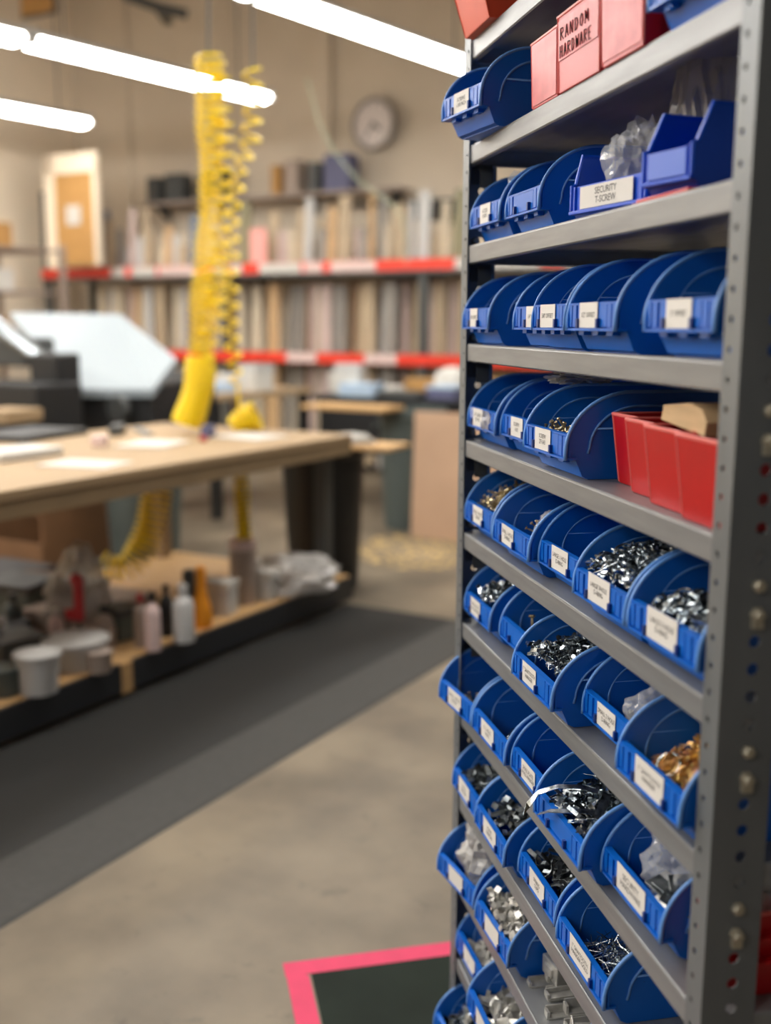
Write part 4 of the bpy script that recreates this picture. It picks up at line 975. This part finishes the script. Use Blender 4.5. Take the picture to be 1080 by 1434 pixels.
b.add([(a0.x, a0.y, a0.z), (a1.x, a1.y, a1.z), (a1.x, a1.y, .70), (a0.x, a0.y, .70), (a0.x - .2, a0.y + .9, a0.z + .1), (a1.x - .2, a1.y + .9, a1.z + .1), (a1.x - .2, a1.y + .9, .70), (a0.x - .2, a0.y + .9, .70)],
      [(0, 1, 2, 3), (4, 5, 6, 7), (0, 1, 5, 4), (1, 2, 6, 5), (2, 3, 7, 6), (3, 0, 4, 7)]); b.build('base', M['black'], mc)
for px in (70, 200):
    s_ = lc(px, 560, 7.1); b = MB(); b.box(s_.x - .05, s_.x + .05, s_.y, s_.y + .1, -mc.location.z, .71); b.build('leg', M['black'], mc)
c0 = lc(166, 572, 6.86); b = MB(); b.lathe([(.001, -.03), (.075, -.03), (.085, -.02), (.085, .02), (.075, .03), (.001, .03)], 20, Matrix.Translation(c0) @ Matrix.Rotation(math.pi / 2, 4, 'X')); b.build('hand_wheel', M['dgrey'], mc)
# head and arm at the left
b = MB(); h0, h1 = lc(-40, 430, 7.0), lc(64, 505, 6.7)
b.tube([h0, h1], .055, 8); b.build('cutting_arm', M['silver'], mc)
b = MB()
h2 = lc(45, 530, 6.5); b.box(h2.x - .45, h2.x + .16, h2.y - .12, h2.y + .25, .78, 1.10); b.build('carriage', M['black'], mc, bevel=.02)
h3 = lc(80, 505, 6.7); b = MB(); b.box(h3.x - .14, h3.x + .10, h3.y - .1, h3.y + .1, 1.0, 1.27); b.build('cutting_head', M['black'], mc, bevel=.02)
h4 = lc(20, 480, 6.9); b = MB(); b.box(h4.x - .5, h4.x + .15, h4.y - .05, h4.y + .2, 1.18, 1.36); b.build('control_box', M['dgrey'], mc, bevel=.02)
# ---- yellow coiled hoses
def spline(pts, n):
    pts = [Vector(p) for p in pts]; out = []
    P_ = [pts[0]] + pts + [pts[-1]]
    for i in range(len(pts) - 1):
        p0, p1, p2, p3 = P_[i], P_[i + 1], P_[i + 2], P_[i + 3]
        for k in range(n):
            t = k / n; out.append(0.5 * ((2 * p1) + (p2 - p0) * t + (2 * p0 - 5 * p1 + 4 * p2 - p3) * t * t + (3 * p1 - p0 - 3 * p2 + p3) * t ** 3))
    out.append(pts[-1]); return out
def coil(path, R, pitch, r, seg=11, taper=None):
    path = spline(path, 24); L = [0]
    for i in range(1, len(path)): L.append(L[-1] + (path[i] - path[i - 1]).length)
    turns = L[-1] / pitch; N = int(turns * seg); pts = []; j = 0
    for k in range(N + 1):
        s = L[-1] * k / N
        while j < len(path) - 2 and L[j + 1] < s: j += 1
        t = (s - L[j]) / max(1e-9, L[j + 1] - L[j]); p = path[j].lerp(path[j + 1], min(1, t)); d = (path[j + 1] - path[j]).normalized()
        u = d.cross(Vector((0, 1, 0.1))).normalized(); w = d.cross(u)
        a = 2 * math.pi * s / pitch; RR = R * (1 + 0.18 * math.sin(s * 7.0) + .08 * math.sin(s * 23))
        pts.append(p + u * (RR * math.cos(a)) + w * (RR * math.sin(a)))
    return pts
h = empty('coiled_hose', at(265, 600, 5.5)); tag(h, 'thick yellow coiled air hose hanging from above onto the workbench', 'hose')
hl = Vector(h.location)
rel = lambda L: [p - hl for p in L]
b = MB(); b.tube(rel(coil([at(292, 78, 5.5), at(296, 200, 5.5), at(292, 330, 5.5), at(286, 440, 5.5), at(278, 520, 5.5)], .060, .041, .0085)), .0085, 5); b.build('coil', M['yellow'], h, smooth=True)
# second strand of the same hose
b = MB(); b.tube(rel(coil([at(300, 90, 5.5), at(310, 190, 5.5), at(312, 300, 5.5), at(300, 420, 5.5), at(284, 505, 5.5)], .052, .070, .008)), .008, 5); b.build('coil', M['yellow'], h, smooth=True)
b = MB(); b.tube(rel(coil([at(280, 500, 5.5), at(280, 535, 5.5), at(272, 565, 5.5), at(262, 594, 5.5)], .062, .021, .0105)), .0105, 5); b.build('stretched_end', M['yellow'], h, smooth=True)['label'] = 'tight coils bunched at the end'
b = MB(); b.tube(rel([at(292, 80, 5.5), at(292, 60, 5.5), at(292, -60, 5.5), at(292, -60, 5.5) + Vector((0, 0, 1.9))]), .007, 5); b.build('hang_cable', M['dgrey'], h)
h = empty('coiled_hose', at(345, 590, 5.7)); hl = Vector(h.location); tag(h, 'looser yellow coiled hose right of the thick one', 'hose')
b = MB(); b.tube(rel(coil([at(354, 95, 5.7), at(352, 190, 5.7), at(336, 240, 5.7), at(324, 330, 5.7), at(322, 440, 5.7), at(332, 540, 5.7)], .040, .085, .0075)), .0075, 5); b.build('coil', M['yellow'], h, smooth=True)
b = MB(); b.tube(rel(coil([at(332, 600, 5.7), at(344, 590, 5.7), at(360, 582, 5.7)], .062, .021, .0105)), .0105, 5); b.build('bunched_end', M['yellow'], h, smooth=True)
b = MB(); b.tube(rel([at(332, 540, 5.7), at(335, 570, 5.7), at(336, 595, 5.7)]), .008, 5); b.build('tail', M['yellow'], h)
b = MB(); b.tube(rel([at(354, 97, 5.7), at(354, 60, 5.7), at(354, -60, 5.7) + Vector((0, 0, 1.5))]), .006, 5); b.build('hang_cable', M['dgrey'], h)
h = empty('coiled_hose', at(170, 800, 5.2)); hl = Vector(h.location); tag(h, 'yellow coiled hose drooping beneath the workbench to the low shelf', 'hose')
b = MB(); b.tube(rel(coil([at(222, 680, 5.35), at(212, 730, 5.3), at(196, 775, 5.25), at(172, 796, 5.2), at(146, 790, 5.2)], .062, .034, .009)), .009, 5); b.build('coil', M['yellow'], h, smooth=True)
h = empty('coiled_hose', at(340, 770, 5.2)); hl = Vector(h.location); tag(h, 'straight yellow hose dropping into the cardboard tube', 'hose')
b = MB(); b.tube(rel(coil([at(338, 665, 5.05), at(340, 710, 5.0), at(343, 790, 4.95)], .026, .024, .008)), .009, 5); b.build('coil', M['yellow'], h, smooth=True)
# ---- moulding rack against the back wall
RY = 9.0
mr = empty('moulding_rack', rm(-6.3, RY, 0), RA); tag(mr, 'long storage rack of frame mouldings with red and white beams', 'rack')
for xx in (-3.2, -0.7, 1.6, 3.9):
    for yy in (0.0, 0.7):
        b = MB(); b.box(xx - .04, xx + .04, yy - .03, yy + .03, 0, 2.02 if xx > -3 else 2.9); b.build('upright', M['dgrey'], mr)
for z, w in ((2.0, .10), (1.13, .11)):
    b = MB(); b.box(-3.25, 3.95, -.05, 0.0, z - .05, z + .05); b.build('beam', M['safety'], mr)
    b = MB(); b.box(-3.25, 3.95, .0, .7, z - .06, z - .035); b.build('deck', M['dgrey'], mr)
b = MB(); b.box(-3.25, 3.95, -.055, -.02, 1.915, 1.95); b.build('lower_rail', M['dgrey'], mr)
random.seed(21)
x = -2.2
while x < 3.9:
    w = random.choice((.12, .2, .34, .5))
    if not (0.95 < x < 1.9) or random.random() < .25:
        b = MB(); b.box(x, x + w, -.056, -.05, 1.952, 2.045); o = b.build('beam_label', M['paper'] if random.random() < .6 else M['pinkish'], mr)
    x += w + random.choice((.04, .1, .22))
for xa in (.1, 1.0):
    b = MB(); b.box(xa, xa + .35, -.056, -.05, 1.085, 1.18); b.build('beam_label', M['pinkish'], mr)
SC = [('cream', lin(218, 204, 178)), ('beige', lin(188, 168, 138)), ('grey', lin(150, 144, 136)), ('brown', lin(136, 104, 74)), ('pale pink', lin(206, 184, 176)),
      ('dark', lin(84, 74, 66)), ('tan', lin(204, 168, 122)), ('white', lin(226, 220, 210)), ('blue-grey', lin(112, 124, 140)), ('olive', lin(142, 136, 104))]
sm_mesh = {}
def stick(w, h, ci):
    key = (round(w, 2), round(h, 1), ci)
    if key not in sm_mesh:
        w, h = key[0], max(.2, key[1])
        if SC[ci][0] not in M: M[SC[ci][0]] = mat('moulding_' + SC[ci][0].replace(' ', '_'), SC[ci][1], .5, noise_amt=.12, nscale=6)
        b = MB(); b.prism([(-w / 2, 0), (-w / 2, -.03), (-w * .2, -.045), (w * .1, -.03), (w / 2, -.02), (w / 2, 0)], 0, h, 'z'); sm_mesh[key] = b.mesh('moulding_length', M[SC[ci][0]])
    return sm_mesh[key]
cnt = {}
random.seed(5)
for tier, (zb, hlo, hhi) in enumerate(((1.99, .32, .75), (0.05, 1.75, 1.85))):
    x = -9.15 if tier == 0 else -8.9
    while x < -2.6:
        w = random.choice((.05, .07, .09, .12)); ci = random.choices(range(10), (9, 7, 3, 2.5, 4, 1, 4, 4, 1, 1))[0]
        o = link('moulding_length', stick(w, random.uniform(hlo, hhi), ci))
        o.location = rm(x, RY + random.uniform(.12, .22), zb - (.015 if tier == 0 else 0)); o.rotation_euler = (random.uniform(-.06, -.02), random.uniform(-.02, .03), RA)
        cnt[(ci, tier)] = cnt.get((ci, tier), 0) + 1
        tag(o, '%s %s moulding length from the left in the %s rack tier' % (nth(cnt[(ci, tier)]), SC[ci][0], ('upper', 'lower')[tier]), 'moulding', '%s mouldings, %s tier' % (SC[ci][0], ('upper', 'lower')[tier]))
        x += w + random.choice((.005, .02, .05)) + (.12 if tier == 0 and random.random() < .1 else 0)
# flat sheets standing behind the mouldings (close the rack's back)
for tier, z0, z1 in ((0, 1.99, 2.30), (1, .05, 1.86)):
    for k in range(9):
        b = MB(); b.box(-.36, .36, 0, .02, 0, z1 - z0 + .05 * ((k * 3) % 4)); o = b.build('sheet_stock', M['wall2'] if (k + tier) % 3 else M['cardtube'])
        o.location = rm(-8.85 + .74 * k, RY + .5, z0 - .015); o.rotation_euler = (-.06, 0, RA)
        tag(o, 'pale sheet stock standing behind the mouldings, %s tier, %s from left' % (('upper', 'lower')[tier], ORD[k + 1]), 'sheet')
# pink card and blue sample
rbox('pink_card', -6.55, RY - .02, 2.05, .20, .02, .34, M['panel'], 'salmon pink card leaning in the upper tier of the moulding rack', 'card')
b = [x for x in COL.objects if x.name.startswith('pink_card')][0]; b.data.materials.clear(); b.data.materials.append(mat('salmon_card', lin(240, 168, 160), .7))
# corkboard, notes
cb2 = empty('cork_board', at(97, 372, 11.9), RA); tag(cb2, 'white-framed tan cork board with a white note at the rack end', 'board')
b = MB(); b.box(-.19, .42, 0, .03, 0, .95); b.build('cork', M['cork'], cb2)
for x0, x1, z0, z1 in ((-.30, -.16, -.02, 1.15), (.40, .46, 0, 1.0), (-.30, .46, .95, 1.15)):
    b = MB(); b.box(x0, x1, -.02, .04, z0, z1); b.build('frame_rail', M['wall2'], cb2)
b = MB(); b.box(.0, .2, -.012, -.004, .42, .62); b.build('note', M['paper'], cb2)
# dark binders and boxes along the top rail
sr = empty('wall_shelf', rm(-7.3, 9.66, 2.78), RA); tag(sr, 'narrow wall shelf above the moulding rack holding dark boxes', 'shelf')
b = MB(); b.box(-1.2, 2.05, -.14, .14, -.03, 0); b.build('board', M['cardtube'], sr)
for k in range(4):
    b = MB(); b.prism([(.14, -.03), (-.1, -.03), (.14, -.2)], -1.1 + k, -1.07 + k, 'x'); b.build('bracket', M['dgrey'], sr)
for k, (xr_, w_, h_, m_) in enumerate(((-8.42, .16, .28, 'dgrey'), (-8.12, .24, .30, 'dgrey'), (-7.72, .12, .30, 'dgrey'), (-7.52, .14, .34, 'dgrey'), (-6.75, .1, .3, 'cork'), (-6.55, .16, .34, 'cardtube'), (-6.28, .12, .3, 'dgrey'), (-6.0, .3, .36, 'bluebox'))):
    rbox('file_box', xr_, 9.66, 2.78, w_, .2, h_, M[m_], ['first', 'second', 'third', 'fourth', 'fifth', 'sixth', 'seventh', 'eighth'][k] + ' file box from the left on the narrow wall shelf', 'box')
wr = empty('wall_rail', rm(-5.2, 9.8, 2.66), RA); tag(wr, 'dark hanging rail on the wall below the clock', 'rail')
b = MB(); b.tube([(-.9, 0, 0), (1.3, 0, 0)], .018, 6); b.build('bar', M['dgrey'], wr)
for k in range(8):
    hh = .16 + .08 * ((k * 5) % 3); b = MB(); b.box(-.05 - .03 * (k % 2), .06, -.03, .03, -hh, -.015); o = b.build('hanging_sample', M['black'] if k % 3 else M['dgrey'], wr); o.location = (.0 + .16 * k, 0, 0)
# clock
ck = empty('wall_clock', at(525, 174, 11.35), RA); tag(ck, 'round wall clock with pale face on the beige wall', 'clock')
b = MB(); b.lathe([(.001, 0), (.25, 0), (.265, .02), (.25, .05), (.215, .05), (.215, .03), (.001, .03)], 36, Matrix.Rotation(math.pi / 2, 4, 'X')); smooth_angle(b.build('rim', mat('clock_rim', lin(150, 142, 136), .4, metal=.4), ck), 35)
b = MB(); b.lathe([(.001, .03), (.212, .03), (.212, .034), (.001, .034)], 36, Matrix.Rotation(math.pi / 2, 4, 'X')); b.build('face', M['clockface'], ck)
for an, L_, w_ in ((2.2, .11, .012), (-2.5, .16, .008)):
    b = MB(); b.box(-w_, w_, -.04, -.036, -.02, L_, Matrix.Rotation(an, 4, 'Y')); b.build('hand', M['dgrey'], ck)
for k in range(12):
    a = k * math.pi / 6; b = MB(); b.box(-.005, .005, -.038, -.034, .165, .195, Matrix.Rotation(a, 4, 'Y')); b.build('hour_mark', M['dgrey'], ck)
# bracket pipes high on the wall and thin cords
e = empty('wall_pipe', at(222, 10, 11.5)); tag(e, 'dark pipe end running along the wall near the top', 'pipe')
b = MB(); b.tube([Vector(at(175, -6, 11.5)) - e.location, Vector((0, 0, 0)), Vector(at(262, 20, 11.5)) - e.location], .05, 8); b.build('pipe', M['dgrey'], e)
b = MB(); b.box(-.04, .04, 0, .5, -.04, .04); b.build('pipe_bracket', M['dgrey'], e)
e = empty('wall_sign', at(50, 0, 11.8), RA); tag(e, 'brown sign high on the wall at the top left', 'sign')
b = MB(); b.box(-.22, .22, 0, .03, -.12, .3); b.build('sign_plate', M['cork'], e)
b = MB(); b.box(-.25, .25, .03, .05, -.15, .33); b.build('backing', M['dgrey'], e)
cord = MB(); cord.tube(spline([at(430, 110, 9.0), at(455, 190, 9.0), at(500, 250, 9.0), at(560, 300, 9.0), at(570, 370, 9.0)], 10), .006, 5)
o = cord.build('air_line', mat('pale_green_hose', lin(176, 184, 158), .5), None); tag(o, 'thin pale green air line looping in front of the wall', 'hose')
# ---- cluttered shelving at the far left
ls = empty('open_shelving', rm(-8.5, 7.35, 0), RA); tag(ls, 'grey-brown open shelving with cartons at the far left edge', 'shelving')
for z in (.6, 1.2, 1.75, 2.15):
    b = MB(); b.box(-.5, .45, -.5, .5, z - .02, z); b.build('shelf', M['cardtube'], ls)
for xx in (-.48, .43):
    for yy in (-.48, .48):
        b = MB(); b.box(xx - .025, xx + .025, yy - .025, yy + .025, 0, 2.2); b.build('upright', M['cardtube'], ls)
for k, (dx, dy, z, sx, sy, sz, m_) in enumerate(((-.2, -.2, 1.75, .3, .3, .24, 'cardtube'), (.2, -.2, 1.75, .28, .3, .2, 'paper'), (.15, -.25, 1.2, .4, .3, .3, 'cork'), (-.25, -.25, 1.2, .3, .3, .35, 'dgrey'),
        (.1, -.2, 2.15, .5, .3, .22, 'cork'), (.2, -.25, .6, .4, .3, .3, 'cardtube'), (-.25, -.25, .6, .35, .3, .4, 'paper'), (-.3, -.2, 2.15, .25, .3, .34, 'cardtube'))):
    rbox('carton', -8.5 + dx, 7.35 + dy, z, sx, sy, sz, M[m_], ['brown-grey', 'white', 'tan', 'dark grey', 'wide tan', 'low brown-grey', 'low white', 'tall brown-grey'][k] + ' carton on the open shelving at the far left, %s' % ['upper shelf', 'upper shelf', 'middle shelf', 'middle shelf', 'top', 'bottom shelf', 'bottom shelf', 'top'][k], 'box')
# sawdust on the floor by the panel
b = MB(); rng = random.Random(2)
for k in range(420):
    a = rng.uniform(0, 6.28); r = .55 * math.sqrt(rng.random()); c = (r * math.cos(a) * .8, r * math.sin(a), 0); s = rng.uniform(.008, .02)
    b.lathe([(s, 0), (s * .6, s * .25), (.001, s * .35)], 5, Matrix.Translation(c))
o = b.build('sawdust', M['sawdust'], None); o.location = rm(-3.2, 6.1, .001); tag(o, 'scattered pale sawdust on the floor before the leaning panel', 'sawdust', None, 'stuff')
# more clutter on the low shelf and the far tables
bottle('bottle', 148, 905, .035, .17, M['cardtube'], M['black'], 'squat brown bottle left of the greenish canister box')
bottle('bottle', 118, 870, .03, .20, M['white'], M['redtool'], 'white bottle with red cap behind the wide white bowl')
bottle('bottle', 80, 905, .032, .16, M['pinkish'], M['white'], 'pale bottle behind the white tub on the low shelf')
bottle('bottle', 20, 890, .04, .18, M['can'], M['black'], 'grey-green bottle at the left end of the low shelf')
tub(140, 940, .05, .08, M['cardtube'], 'small brown cup beside the wide white bowl')
tub(8, 972, .06, .10, M['can'], 'grey cup at the left edge of the low shelf')
crumple('plastic_bag', M['bag_cloudy'], rm(-3.45, 2.75, .1555), (.2, .16, .13), 'rumpled pale bag behind the bowl on the low shelf', 17.3, RA, amp=.3)
crumple('plastic_bag', M['bag_smoke'], rm(-3.3, 2.35, .1555), (.17, .15, .12), 'dull grey bag at the left of the low shelf', 18.9, RA, amp=.3)
low('storage_box', 55, 845, .2, .16, .14, M['crate'], 'dark brown carton in the middle of the low shelf', 'box', .35)
low('storage_box', 5, 900, .18, .16, .09, M['black'], 'small black case at the left edge of the low shelf', 'box', .1)
rbox('carton', -4.75, 7.75, .90, .28, .2, .16, M['paper'], 'white carton at the left back of the dark-topped far table', 'box', .3)
rbox('carton', -3.25, 7.5, .90, .2, .2, .11, M['pinkish'], 'pale pink carton at the right end of the dark-topped far table', 'box', .4)
rbox('paper_stack', -4.3, 7.7, .90, .3, .24, .06, M['paper'], 'loose white papers in the middle of the dark-topped far table', 'paper', -.3)
rbox('carton', -6.3, 6.8, .93, .26, .22, .14, M['cork'], 'brown carton at the left of the tan-topped far table', 'box', .2)
rbox('carton', -5.15, 7.0, .93, .2, .2, .2, M['paper'], 'white cube carton at the right of the tan-topped far table', 'box', -.2, lid=M['white'])
laid('paper_sheet', 120, 650, .3, .22, .004, M['paper'], 'white sheet in the middle of the workbench', 'paper', .2)
laid('hand_plane', 165, 608, .06, .2, .05, M['dgrey'], 'grey hand tool on the far side of the workbench', 'tool', .6)
